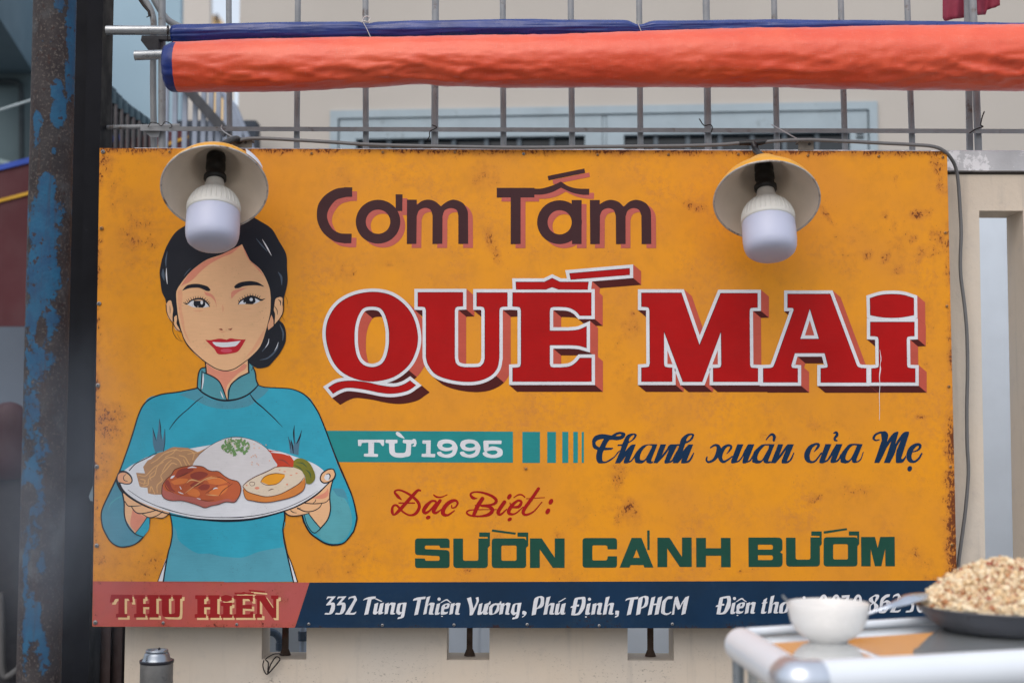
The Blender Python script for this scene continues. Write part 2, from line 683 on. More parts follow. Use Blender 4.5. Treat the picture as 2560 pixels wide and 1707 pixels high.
for a, b in ((wu0 + .036, cu - .010), (cu + .010, wu1 - .036)):
    st = .072
    sub('sash', M_FRAME, (a, b, -.004, .04, h3, h2), (a, a + st, -.006, .04, zw0, h3), (b - st, b, -.006, .04, zw0, h3))
    sub('pane', M_PANE, (a + st, b - st, .05, .056, zw0, h3))
    nbar = 7
    for i in range(1, nbar):
        uu = a + st + (b - a - 2 * st) * i / nbar
        sub('bar', M_BARW, (uu - .009, uu + .009, .014, .022, zw0, h3))
sub('mullion', M_FRAME, (cu - .008, cu + .008, .0, .03, zw0, h2))
sub('joint', M_GAP, (wu0 + .030, wu1 - .030, .058, .07, zw0, h1))
for i, row in enumerate((331, 341)):
    u = hu(2148)
    z = hz(2148, row)
    sub('vent', M_GAP, (u - .014, u + .016, -.011, -.006, z - .008, z))
M_MOULD = plain('mould_patch', rgb(130, 126, 118), .95, 0, .3, 30)

# ------------------------------------------------------------------ left: neighbours and clutter
def poly(name, pts, Y, thick, mat, parent=None):
    return MB().prism([at(x, y, Y) for x, y in pts], thick).build(name, mat, parent)
M_PALEBLUE = plain('pale_blue_render', rgb(158, 186, 204), .85, 0, .05, 1.5)
M_STRING = plain('grey_stair_side', rgb(84, 98, 104), .85, 0, .1, 3)
p0 = at(340, 900, 3.3)
BLUEB = empty('blue_building', (p0.x, p0.y, 0), 'pale blue building with a sloping stair side, left of the fence', 'building')
poly('wall', [(20, -60), (452, -60), (452, 420), (20, 420)], 3.3, .05, M_PALEBLUE, BLUEB)
poly('stair_side', [(232, 196), (283, 236), (374, 300), (452, 352), (452, 470), (232, 470)], 3.22, .06, M_STRING, BLUEB)
MB().box(at(20, 0, 3.5).x, at(452, 0, 3.5).x, 3.35, 3.5, 0, at(100, 400, 3.4).z).build('lower_wall', M_STRING, BLUEB)
M_GREYB = plain('warm_grey_render', rgb(206, 200, 194), .85, 0, .05, 2)
tag(MB().prism([at(454, -70, 4.6), at(525, -70, 4.6), at(527, 500, 4.6), at(454, 500, 4.6)], .06).build('corner_building', M_GREYB), 'warm grey building edge beside the strip of sky', 'building')
M_OCHRE = plain('ochre_render', rgb(222, 190, 140), .85, 0, .1, 2)
M_ROOFD = plain('roof_dark', rgb(96, 88, 82), .9)
pz = at(546, 60, 9)
FARH = empty('far_house', (pz.x, pz.y, 0), 'small ochre gable far off in the strip of sky', 'house')
MB().prism([at(528, 40, 9), at(543, 34, 9), at(562, 62, 9), at(578, 90, 9), at(578, 420, 9), at(528, 420, 9)], .1).build('gable', M_OCHRE, FARH)
MB().prism([at(535, 36, 8.97), at(544, 34, 8.97), at(547, 50, 8.97), at(536, 56, 8.97)], .02).build('gable_window', M_ROOFD, FARH)

M_FIN = plain('fin_grey_brown', rgb(96, 92, 94), .7, .1, .1, 12)
M_FINT = plain('fin_cap_teal', rgb(66, 88, 100), .7, .1, .1, 12)
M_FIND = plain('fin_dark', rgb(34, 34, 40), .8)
# stair railing seen through the fence
M_RAILP = plain('blue_grey_rail_paint', rgb(140, 150, 168), .5, .1, .08, 20)
M_RAILD = plain('dark_rail', rgb(62, 64, 70), .6, .2, .15, 20)
M_CREAMW = plain('cream_stair_wall', rgb(214, 198, 176), .85, 0, .06, 3)
q = at(490, 300, 1.6)
RAIL = empty('stair_railing', (q.x, q.y, 0), 'blue-grey stair railing with a dark sloping handrail behind the tarp end', 'railing')
mb0 = None
for px in (418, 440, 465, 490.6, 511.5, 530, 548):
    top, bot = at(px, 150, 1.6), at(px, 700, 1.6)
    MB().box(top.x - .008, top.x + .008, 1.592, 1.608, 0.1, top.z).build('baluster', M_RAILP, RAIL)
a, b = at(436, 186, 1.55), at(566, 331, 1.55)
d = (b - a).normalized()
mb = MB()
nrm = Vector((-d.z, 0, d.x)) * .017
mb.prism([a - nrm, b - nrm, b + nrm, a + nrm], .03)
mb.build('handrail', M_RAILD, RAIL)
q = at(580, 300, 2.0)
RAIL2 = empty('second_railing', (q.x, q.y, 0), 'further pale railing descending just left of the house', 'railing')
mb = MB()
mb.tube([at(550, 225, 2.05), at(588, 270, 2.05), at(612, 330, 2.05), at(640, 400, 2.05)], .012, 10)
mb.build('handrail', M_RAILP, RAIL2)
for px, r in ((566, 240), (578, 256), (590, 274), (601, 298)):
    t = at(px, r, 2.05)
    MB().box(t.x - .009, t.x + .009, 2.04, 2.06, .2, t.z).build('baluster', M_RAILP, RAIL2)
tag(MB().prism([at(440, 300, 2.55), at(640, 300, 2.55), at(640, 420, 2.55), at(440, 420, 2.55)], .1).build('dark_hoarding', plain('dark_hoarding', rgb(58, 66, 78), .8)), 'dark low hoarding behind the railings', 'hoarding')

# finned fence
q = at(285, 300, 1.2)
FIN = empty('fin_fence', (q.x, q.y, 0), 'dark upright-finned fence stepping down behind the black post', 'fence')
tops = (169, 195, 215, 232, 247, 260, 271, 281, 292, 302)
for i, r in enumerate(tops):
    px = 238 + 14.6 * i
    a, b = at(px, r, 1.2 + i * .02), at(px + 14.4, r, 1.2 + i * .02)
    y = 1.2 + i * .02
    zc = at(px, r + 36 - 2 * i, y).z
    f = MB().box(a.x + (b.x - a.x) * .62, b.x, y - .02, y + .02, .1, zc).build('fin', M_FIN, FIN)
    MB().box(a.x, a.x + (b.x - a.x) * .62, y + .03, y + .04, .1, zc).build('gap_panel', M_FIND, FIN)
    MB().box(a.x - .001, b.x - .001, y - .024, y + .05, zc, a.z).build('fin_cap', M_FINT, FIN)

# maroon banner with blue hem and yellow line
M_MAROON = plain('maroon_banner', rgb(80, 38, 44), .8, 0, .08, 4)
M_HEM = plain('banner_blue_hem', rgb(48, 78, 168), .7)
M_YEL = plain('banner_yellow_line', rgb(196, 150, 40), .7)
q = at(60, 820, 2.2)
BAN = empty('banner', q, 'maroon banner with blue hem and yellow line behind the rusty pole', 'banner')
poly('cloth', [(-70, 442), (300, 350), (470, 318), (470, 815), (-70, 815)], 2.2, .012, M_MAROON, BAN)
poly('hem', [(-70, 428), (300, 336), (300, 349.5), (-70, 441.5)], 2.19, .02, M_HEM, BAN)
poly('line', [(-70, 515), (70, 478), (470, 338), (470, 345), (70, 486), (-70, 523)], 2.192, .005, M_YEL, BAN)

# shop front at the far left
M_SOFFIT = plain('slate_soffit', rgb(92, 116, 130), .8, 0, .06, 2)
M_SHOPW = plain('dim_teal_wall', rgb(84, 102, 108), .8, 0, .1, 2)
M_DOORF = plain('door_frame_dark', rgb(34, 46, 52), .7)
M_PALEP = plain('pale_panel', rgb(98, 109, 124), .8, 0, .05, 2)
M_DARKIN = plain('interior_shade_paint', rgb(20, 25, 34), .9, 0, .15, 2)  # indoor shade put into the wall colour
M_SILL = plain('sill_grey', rgb(140, 160, 166), .7)
q = at(40, 900, 2.9)
SHOP = empty('shop_front', (q.x, q.y, 0), 'dim shop front under a slate soffit at the far left', 'shop')
A_, B_, C_, D_ = at(-90, -95, 1.5), at(90, 56, 2.95), at(90, 190, 3.05), at(-90, 190, 3.05)
mb = MB()
mb.add([A_, B_, C_, D_] + [p + Vector((0, .02, .12)) for p in (A_, B_, C_, D_)], [(0, 1, 2, 3), (7, 6, 5, 4), (0, 4, 5, 1), (1, 5, 6, 2), (2, 6, 7, 3), (3, 7, 4, 0)])
mb.build('soffit', M_SOFFIT, SHOP)
poly('wall', [(-90, 150), (215, 150), (215, 470), (-90, 470)], 3.0, .06, M_SHOPW, SHOP)
MB().tube(cr([at(x, y, 2.96) for x, y in ((-60, 203), (28, 203), (46, 208), (53, 225), (54, 300), (54, 420))], dens=.02, lo=5), .013, 8).build('door_frame', M_DOORF, SHOP)
MB().prism([at(-90, 372, 2.9), at(80, 418, 2.9), at(80, 428, 2.9), at(-90, 384, 2.9)], .03).build('sill', M_SILL, SHOP)
poly('panel', [(-90, 790), (230, 790), (230, 1035), (-90, 1035)], 2.7, .05, M_PALEP, SHOP)
poly('painted_dark_wall', [(-90, 1036), (235, 1036), (235, 1800), (-90, 1800)], 2.75, .05, M_DARKIN, SHOP)  # flat back wall coloured near black for the dim interior
M_RODW = plain('white_rod', rgb(178, 192, 198), .5)
q = at(20, 271, 2.1)
tag(MB().tube([at(-60, 293, 2.1), at(74, 251, 2.1), at(180, 218, 2.1)], .005, 8).build('rod', M_RODW), 'thin pale slanting rod left of the rusty pole', 'rod')
CH = at(28, 1400, 1.5)
M_CHB = plain('maroon_vinyl', rgb(54, 28, 38), .7, 0, .12, 8)
M_CHF = plain('chair_grey_metal', rgb(84, 84, 86), .6, 0, .1, 12)
CHAIR = empty('chair', (CH.x, CH.y, 0), 'dim chair standing in for a blurred figure in a maroon cap left of the rusty pole', 'chair')
cc = at(22, 1052, 1.5)  # chair form stands in for a blurred figure with a maroon cap
mb = MB()
prof = [(0.0001, .066)] + [(.070 * math.sin(t), .066 * math.cos(t)) for t in (.3, .6, .9, 1.2, 1.57)] + [(.072, -.04), (.074, -.12), (.07, -.19), (.0001, -.20)]
mb.lathe(prof, Matrix.Translation(cc) @ Matrix.Diagonal((1, .45, 1, 1)), 28)
mb.build('backrest', M_CHB, CHAIR)
mb = MB()
mb.tube(cr([at(x, y, 1.45) for x, y in ((2, 1480), (4, 1560), (5, 1660), (14, 1690), (40, 1676), (58, 1660), (110, 1620))], dens=.01, lo=4), .012, 10)
mb.build('frame', M_CHF, CHAIR)
MB().box(CH.x - .2, CH.x + .16, 1.25, 1.62, .43, .47).build('seat', M_CHB, CHAIR)
for sx in (-.18, .14):
    for sy in (1.28, 1.59):
        MB().tube([(CH.x + sx, sy, 0), (CH.x + sx, sy, .43)], .011, 8).build('leg', M_CHF, CHAIR)
MB().box(cc.x - .06, cc.x + .06, 1.49, 1.51, .47, cc.z - .19).build('upright', M_FIND, CHAIR)

# slatted gate seen below the sign's left corner
M_GATE = plain('gate_dark_red_brown', rgb(48, 34, 34), .75, .1, .2, 20)
q = at(275, 1640, .42)
GATE = empty('slatted_gate', (q.x, q.y, 0), 'very dark slatted gate between the black post and the cream wall', 'gate')
for i in range(6):
    px = 236 + i * 14.5
    a, b = at(px, 1640, .42 + (i % 2) * .015), at(px + 10.5, 1640, .42)
    MB().box(a.x, b.x, a.y, a.y + .02, .05, 1.9).build('slat', M_GATE, GATE)
a, b = at(160, 1640, .47), at(345, 1640, .47)
MB().box(a.x, b.x, .47, .48, .05, 1.95).build('backing', M_FIND, GATE)

# black steel post
M_BLACK = plain('black_steel', rgb(20, 21, 27), .5, 0, .2, 8, spec=.10, dirt=rgb(44, 46, 54), dscale=30, dlo=.66, dhi=.8)
a, b, c = at(184, 850, .10), at(212, 850, .10), at(241, 850, .06)
POST = empty('steel_post', (b.x, .1, 0), 'black steel post standing left of the orange sign', 'post')
MB().box(a.x - .012, b.x, .10, .16, 0, 3.2).build('web', M_BLACK, POST)
MB().box(b.x + .001, at(239.5, 850, .06).x, .06, .15, 0, 3.2).build('flange', M_BLACK, POST)
MB().prism([at(222, 1240, .0595), at(232, 1212, .0595), at(233, 1252, .0595), at(226, 1250, .0595)], -.0006).build('scrape', plain('pale_scrape', rgb(120, 138, 150), .8), POST)

# rusty blue pole
def pole_mat():
    g = G('flaking_blue_pole', .75, 0, .25)
    w = g.attr('paint')
    n1 = g.noise(60, 6, .7)
    n2 = g.noise(16, 4)
    t = g.math('ADD', w, g.math('ADD', g.math('MULTIPLY', g.math('SUBTRACT', n1, .5), 1.7), g.math('MULTIPLY', g.math('SUBTRACT', n2, .5), 1.1)))
    rust = g.mix(g.ramp(g.noise(24, 5), .3, .7), rgb(62, 57, 58), rgb(46, 40, 42))
    rust = g.mix(g.ramp(g.noise(170, 3, .7), .54, .66, 0, .6), rust, rgb(112, 104, 98))
    rust = g.mix(g.ramp(g.noise(9, 4), .55, .72, 0, .5), rust, rgb(110, 118, 122))
    blue = g.mix(g.ramp(g.noise(30, 4), .3, .7), rgb(34, 76, 112), rgb(32, 92, 128))
    c = g.mix(g.ramp(t, .42, .60, 0, .88), rust, blue)
    c = g.mix(g.ramp(g.noise(70, 4), .62, .66, 0, .9), c, rgb(58, 42, 40))
    c = g.mix(g.ramp(g.noise(5, 4), .4, .7, 0, .35), c, rgb(52, 56, 60))
    c = g.mix(g.ramp(g.noise(1, 5, .65, g.coord((60, 60, 3.5))), .56, .74, 0, .6), c, rgb(64, 44, 38))
    g.color(c)
    g.bump(g.math('ADD', g.math('MULTIPLY', g.ramp(t, .44, .52), .5), g.math('MULTIPLY', g.noise(150, 4), .5)), .6, .004)
    return g.m
PB = [(182, 60, 14, 130, 1.1), (150, 10, 16, 20, .7), (172, 190, 10, 60, .75), (142, 225, 14, 26, 1.2), (146, 270, 17, 40, 1.2), (94, 300, 10, 20, 1.2), (92, 340, 8, 30, .7), (134, 378, 6, 10, 1.1),
      (118, 470, 20, 34, 1.15), (112, 560, 38, 70, .92), (108, 680, 40, 80, .95), (100, 800, 38, 70, .85), (95, 900, 32, 60, .75), (80, 1010, 26, 70, .62), (85, 1120, 30, 60, .6), (82, 1230, 30, 80, .72), (75, 1330, 26, 60, .6), (105, 1400, 12, 40, .6), (80, 1540, 20, 60, .72), (110, 1640, 18, 50, .68), (64, 1480, 8, 300, .6)]
PH = [(105, 812, 12, 26, .8), (98, 840, 8, 20, .6), (70, 1240, 16, 26, .8), (62, 1285, 8, 16, .7), (107, 600, 4, 8, .5), (150, 600, 6, 8, .5)]
YP = -.35
pc = at(117, 852.5, YP)
pr = 53.0 / FPX * (YP - CAM.y)
SEG, ROWS = 64, 420
vs, wv = [], []
for j in range(ROWS + 1):
    z = 3.0 * j / ROWS
    for k in range(SEG):
        a = 2 * math.pi * k / SEG
        p = Vector((pc.x + pr * math.sin(a), pc.y - pr * math.cos(a), z))
        vs.append(p)
        q = p - CAM
        dz = q.dot(FWD)
        px, py = CX + FPX * q.dot(RGT) / dz, CY - FPX * q.dot(UPV) / dz
        w = .12
        if math.cos(a) > -.1:
            for cx, cy, rx, ry, am in PB:
                w = max(w, am * math.exp(-.5 * (((px - cx) / rx) ** 2 + ((py - cy) / ry) ** 2) ** 1.5))
            for cx, cy, rx, ry, am in PH:
                w -= am * math.exp(-.5 * (((px - cx) / rx) ** 2 + ((py - cy) / ry) ** 2) ** 2)
        else:
            w = .4
        wv.append(w)
fs = [(j * SEG + k, j * SEG + (k + 1) % SEG, (j + 1) * SEG + (k + 1) % SEG, (j + 1) * SEG + k) for j in range(ROWS) for k in range(SEG)]
me = bpy.data.meshes.new('rusty_pole')
me.from_pydata(vs, [], fs)
me.attributes.new('paint', 'FLOAT', 'POINT').data.foreach_set('value', wv)
me.update()
tag(link('rusty_pole', me, pole_mat(), None, True), 'thick round pole with flaking blue paint and rust at the left', 'pole')
# ================================================================== the sign
P_BROWN = paint('paint_dark_brown', rgb(64, 38, 42))
P_ROSE = paint('paint_rose', rgb(186, 95, 86))
P_RED = paint('paint_red', rgb(168, 10, 12), wear=.35)
P_DKRED = paint('paint_maroon_line', rgb(80, 20, 30))
P_WHITE = paint('paint_white', rgb(213, 215, 222), wear=.5)
P_SALMON = paint('paint_salmon', rgb(186, 84, 70))
P_SHADE = paint('paint_chocolate', rgb(76, 26, 25))
P_TEAL = paint('paint_teal', rgb(38, 135, 137))
P_NAVY = paint('paint_navy', rgb(14, 46, 78), wear=.3)
P_GREEN = paint('paint_bottle_green', rgb(28, 74, 62), wear=.3)
P_SCRIPT = paint('paint_crimson', rgb(156, 20, 20))
P_WINE = paint('paint_wine', rgb(150, 32, 36))
P_CREAM = paint('paint_cream', rgb(225, 190, 142))

TL, TR, BR, BL = (249, 369.5), (2367.5, 377.5), (2395, 1569.5), (230.5, 1564.5)

SPOTS = [  # rust and scuffs: x y rx ry rot amount
    (1225, 600, 9, 26, -15, 1.0), (1240, 625, 8, 24, -18, 1.0), (1240, 650, 7, 14, -10, .8), (1738, 517, 26, 10, 15, .9),
    (2065, 535, 6, 30, -35, .9), (2300, 535, 22, 11, -10, 1.05), (2212, 538, 7, 14, 30, .9), (2198, 565, 7, 14, 30, .7),
    (2283, 598, 14, 7, -35, .9), (2350, 590, 22, 16, 0, .95), (2245, 598, 26, 40, 0, .62), (2172, 637, 12, 12, 0, .95),
    (2215, 642, 12, 12, 0, .95), (2300, 635, 12, 24, 30, .85), (2248, 676, 14, 10, 0, .9), (2345, 620, 30, 20, -15, .7),
    (2345, 412, 14, 22, 0, 1.0), (2352, 460, 10, 24, 0, .85), (2240, 455, 5, 16, 0, .7),
    (268, 400, 24, 26, 0, .85), (285, 470, 28, 60, 0, .6), (345, 590, 42, 50, 0, .72), (330, 545, 30, 30, 0, .6),
    (262, 1055, 40, 38, 0, .98), (268, 1100, 34, 26, 0, .7), (260, 1150, 16, 40, 0, .75), (262, 1230, 14, 40, 0, .6),
    (360, 1420, 60, 40, 0, .62), (300, 1400, 40, 50, 0, .5), (250, 1390, 16, 60, 0, .7),
    (1548, 1185, 15, 36, 10, .92), (1575, 1275, 20, 26, -30, .95), (1545, 1300, 16, 12, 0, .8), (1530, 1240, 30, 50, 0, .55),
    (1700, 1240, 30, 60, 0, .42), (2040, 1245, 22, 10, -35, .85), (2025, 1262, 12, 8, -35, .7), (2130, 1225, 36, 22, 0, .6),
    (1245, 1345, 20, 14, 0, .62), (1400, 1340, 22, 14, 0, .6), (1390, 1410, 40, 22, 0, .55), (1180, 1422, 30, 10, 0, .65),
    (2335, 1445, 24, 14, 0, .75), (2300, 1400, 40, 40, 0, .55), (2300, 1040, 16, 6, 0, .85), (1770, 880, 30, 40, 0, .4),
    (1575, 815, 22, 24, 0, .72), (1580, 785, 7, 8, 0, .9), (1545, 860, 20, 30, 0, .5), (1560, 930, 30, 30, 0, .5),
    (480, 610, 18, 26, 0, .5), (860, 450, 30, 24, 0, .45), (1000, 445, 40, 30, 0, .48), (1210, 440, 26, 30, -30, .7),
    (1000, 530, 14, 14, 0, .5), (860, 680, 30, 18, 0, .62), (970, 658, 12, 8, 0, .75), (870, 745, 60, 30, 0, .45),
    (1480, 640, 22, 10, 0, .5), (1740, 740, 40, 30, 0, .4), (2120, 620, 40, 60, 0, .45), (2330, 780, 18, 70, 0, .6),
    (2310, 880, 18, 50, 0, .55), (2060, 1060, 60, 14, 0, .5), (1650, 1110, 40, 40, 0, .45), (1930, 1080, 30, 30, 0, .5),
    (880, 1400, 50, 40, 0, .55), (800, 1430, 40, 20, 0, .5), (930, 1360, 40, 40, 0, .4), (1500, 1060, 20, 14, 0, .5),
    (1870, 1425, 36, 5, -8, .8), (1800, 1420, 30, 6, -30, .6), (720, 560, 26, 40, 0, .4), (740, 1090, 20, 30, 0, .35),
    (700, 1480, 30, 18, 0, .7), (712, 1502, 14, 14, 0, .8), (560, 1460, 60, 14, 0, .4), (400, 1475, 60, 20, 0, .35),
    (930, 1562, 60, 14, 0, .7), (1490, 1558, 60, 20, 0, .85), (1850, 1560, 60, 12, 0, .7), (980, 1555, 14, 10, 0, .7),
    (1075, 1478, 14, 10, 0, .5), (1040, 800, 30, 10, 0, .2),
]

SCREWS = [(258, 379), (238.5, 1554), (242, 1165), (242, 1362), (248, 758), (245, 962), (408, 1555), (592, 1559), (772, 1558), (956, 1561), (1135, 1560), (1318, 1559), (1498, 1562), (1681, 1558), (1309, 384),
          (254, 570), (424, 379), (779, 383), (957, 380), (1137, 380), (1494, 386), (1671, 386), (1846, 385), (2020, 388), (2197, 390), (2357, 392), (2363, 581), (2367, 764), (2372, 965), (2376, 1165), (2379, 1360), (1315, 1170)]
SPOTS += [(x, y + 5, 6, 9, 0, .6) for x, y in SCREWS]
def wear_at(px, py):
    w = .22
    for cx, cy, rx, ry, ro, a in SPOTS:
        dx, dy = px - cx, py - cy
        if abs(dx) > 3 * max(rx, ry) or abs(dy) > 3 * max(rx, ry):
            continue
        t = math.radians(ro)
        u = (dx * math.cos(t) + dy * math.sin(t)) / (rx * 1.3)
        v = (-dx * math.sin(t) + dy * math.cos(t)) / (ry * 1.3)
        w = max(w, .22 + a * .62 * math.exp(-.5 * (u * u + v * v) ** 1.3))
    yt = 369.5 + (px - 249) * 8 / 2118
    t = (py - yt) / 1194
    xl = 249 - 18.5 * t
    xr = 2367.5 + 27.5 * t
    dt, dl, dr, db = py - yt, px - xl, xr - px, 1564.5 + (px - 230) * 5 / 2164 - py
    mod = .7 + .9 * (noise.noise(Vector((px * .012, 3.1, 0))) + .2)
    w = max(w, .3 + .72 * max(.15, min(1, mod)) * math.exp(-(dt / 15) ** 2))
    mod = .6 + 1.0 * (noise.noise(Vector((7.7, py * .014, 0))) + .1)
    w = max(w, .3 + .62 * max(.2, min(1, mod)) * math.exp(-(dl / 13) ** 2))
    lower = max(0, min(1, (py - 900) / 300))
    mod = .45 + .9 * noise.noise(Vector((1.7, py * .016, 5))) + 1.0 * lower
    w = max(w, .3 + .75 * max(.2, min(1.1, mod)) * math.exp(-(dr / (14 + 16 * lower)) ** 2))
    mod = .6 + .9 * noise.noise(Vector((px * .015, 9.2, 2)))
    w = max(w, .3 + .6 * max(.25, min(1, mod)) * math.exp(-(db / 13) ** 2))
    return w

def sheet_mat(name, a, b, rust, chip=None):
    g = G(name, .5, 0, .2)
    w = g.attr('wear')
    c = g.mix(g.ramp(g.noise(3.2, 5, .6), .36, .66), a, b)
    c = g.mix(g.ramp(g.noise(16, 5, .65), .42, .74, 0, .55), c, shade(b, .86))
    st = g.noise(1, 4, .6, g.coord((150, 150, 34), (0, .5, 0)))
    c = g.mix(g.ramp(st, .58, .8, 0, .28), c, shade(b, .7))
    fine = g.noise(210, 5, .7, g.coord((1, 1, .55), (0, .45, 0)))
    mid = g.noise(42, 5, .65)
    n = g.math('ADD', g.math('MULTIPLY', fine, .62), g.math('MULTIPLY', mid, .38))
    tot = g.math('ADD', w, g.math('MULTIPLY', g.math('SUBTRACT', n, .5), 3.6))
    halo = g.ramp(g.math('ADD', w, g.math('MULTIPLY', g.math('SUBTRACT', mid, .5), 1.3)), .40, 1.0, 0, .46)
    c = g.mix(halo, c, rgb(150, 82, 58) if chip is None else chip)
    dull = g.math('MULTIPLY', g.ramp(g.noise(5.5, 4), .44, .66), g.ramp(g.noise(70, 5, .7), .44, .62))
    c = g.mix(g.math('MULTIPLY', dull, .26), c, rgb(168, 104, 74) if chip is None else chip)
    spk = g.math('MULTIPLY', g.ramp(g.noise(260, 3, .65), .63, .69), g.ramp(g.noise(11, 4), .42, .62))
    c = g.mix(g.math('MULTIPLY', spk, .55), c, rust)
    c = g.mix(g.ramp(tot, .84, 1.02, 0, .92), c, rust)
    g.color(c)
    g.l(g.ramp(tot, .6, 1.0, .46, .85), g.b.inputs['Roughness'])
    g.bump(g.math('ADD', g.math('ADD', g.noise(2.4, 2), g.math('MULTIPLY', g.noise(7, 3), .12)), g.math('MULTIPLY', tot, -.008)), .35, .02)
    return g.m

M_SHEET = sheet_mat('painted_sheet_orange', rgb(229, 151, 28), rgb(216, 142, 46), rgb(98, 50, 32))
M_BAND_R = sheet_mat('painted_band_salmon', rgb(186, 86, 76), rgb(178, 88, 86), rgb(80, 34, 34))
M_BAND_N = sheet_mat('painted_band_navy', rgb(14, 48, 80), rgb(16, 44, 70), rgb(52, 34, 34), rgb(40, 62, 80))
M_EDGE = plain('sheet_edge_metal', rgb(150, 130, 105), .5, .4, .3, 40)

def grid_sheet(name, quad, nx, ny, Y, mat, parent, thick=0.0):
    (ax, ay), (bx, by), (cx, cy), (dx, dy) = quad
    vs, wr = [], []
    for j in range(ny + 1):
        t = j / ny
        for i in range(nx + 1):
            s = i / nx
            px = (ax * (1 - s) + bx * s) * (1 - t) + (dx * (1 - s) + cx * s) * t
            py = (ay * (1 - s) + by * s) * (1 - t) + (dy * (1 - s) + cy * s) * t
            vs.append(at(px, py, Y))
            wr.append(wear_at(px, py))
    fs = []
    W = nx + 1
    for j in range(ny):
        for i in range(nx):
            fs.append((j * W + i, (j + 1) * W + i, (j + 1) * W + i + 1, j * W + i + 1))
    mi = [0] * len(fs)
    if thick:
        ring = [i for i in range(nx + 1)] + [j * W + nx for j in range(1, ny + 1)] + [ny * W + i for i in range(nx - 1, -1, -1)] + [j * W for j in range(ny - 1, 0, -1)]
        b = len(vs)
        for r in ring:
            vs.append(vs[r] + Vector((0, thick, 0)))
            wr.append(.3)
        n = len(ring)
        for k in range(n):
            fs.append((ring[k], ring[(k + 1) % n], b + (k + 1) % n, b + k))
            mi.append(1)
        fs.append(tuple(b + k for k in range(n)))
        mi.append(1)
    me = bpy.data.meshes.new(name)
    me.from_pydata(vs, [], fs)
    me.polygons.foreach_set('material_index', mi)
    a = me.attributes.new('wear', 'FLOAT', 'POINT')
    a.data.foreach_set('value', wr)
    me.update()
    return link(name, me, [mat, M_EDGE] if thick else mat, parent)

base = at(1300, 1567, 0)
SIGN = empty('sign_board', base, 'big hand-painted orange rice-shop sign with a woman holding a plate, screwed to the wall', 'sign')
grid_sheet('panel', (TL, TR, BR, BL), 300, 170, 0.0, M_SHEET, SIGN, .022)
grid_sheet('salmon_band', ((232.3, 1451), (773.5, 1454.3), (737, 1567.2), (231, 1564)), 100, 22, -.00030, M_BAND_R, SIGN)
grid_sheet('navy_band', ((773.9, 1454.3), (2391.9, 1449), (2394.5, 1569), (737.4, 1567.2)), 240, 22, -.00030, M_BAND_N, SIGN)

pt = Paint(.00040)
# --- teal bar and stripes
G1 = Fr(800, 1050, 3.459)
pt.P(G1, 'M 48 87 L 1668 95 1668 363 150 358 Z', P_TEAL)
pt.done('date_bar', SIGN, 'teal bar behind the date')
for a, b in ((1750, 1902), (1965, 2040), (2095, 2147), (2190, 2230), (2263, 2282)):
    pt.P(G1, 'M %d 97 L %d 97 %d 365 %d 365 Z' % (a, b, b, a), P_TEAL)
    pt.done('stripe', SIGN)

# --- COM TAM
A, B = Fr(780, 400, 4.704), Fr(1200, 400, 4.704)
def com(d, mat):
    a = A.sh(d[0], d[1])
    pt.P(a, 'M 473 318 L 473 430 400 432 S 290 465 215 545 178 640 195 730 250 815 330 857 390 862 L 467 863 463 975 385 977 S 260 950 140 860 75 750 57 640 75 520 150 415 270 340 385 317 Z', mat)
    pt.P(a, 'E 777 722 262 258 E 777 722 144 142', mat)
    pt.P(a, 'M 983 400 L 1065 400 1062 597 985 597 Z', mat)
    pt.P(a, 'M 1117 463 L 1232 463 1232 525 S 1290 480 1370 462 1450 485 1515 540 S 1590 485 1670 463 1770 500 1825 580 1835 640 L 1837 983 1721 983 1721 650 S 1700 585 1630 563 1560 590 1535 660 L 1533 983 1416 983 1418 650 S 1395 585 1330 560 1260 590 1232 655 L 1228 983 1115 983 Z', mat)
def tam(d, mat):
    b = B.sh(d[0], d[1])
    pt.P(b, 'M 197 324 L 640 324 640 438 478 438 478 985 361 985 361 438 197 438 Z', mat)
    pt.P(b, 'M 630 332 S 720 332 850 297 952 250 S 1040 305 1150 332 1285 335 L 1283 407 S 1200 405 1080 380 952 322 S 850 375 740 402 630 405 Z', mat)
    pt.P(b, 'M 795 185 L 1228 97 1237 148 807 236 Z', mat)
    pt.P(b, 'E 935 728 263 258 E 937 729 142 142', mat)
    pt.P(b, 'M 1078 467 L 1195 467 1195 985 1082 985 Z', mat)
    pt.P(b, 'M 1292 467 L 1408 467 1408 517 S 1470 480 1545 465 1630 490 1690 545 S 1760 485 1845 465 1945 500 2000 575 2012 640 L 2015 985 1901 985 1898 650 S 1870 585 1805 563 1740 590 1712 660 L 1713 985 1600 985 1597 650 S 1570 585 1505 563 1440 590 1411 650 L 1409 985 1296 985 Z', mat)
pt.z = .0004
for fn, wd in ((com, 'Com'), (tam, 'Tam')):
    fn((57, 47), P_ROSE)
    fn((0, 0), P_BROWN)
    pt.done('dish_lettering', SIGN, 'dark brown word %s with a rose drop shadow' % wd)

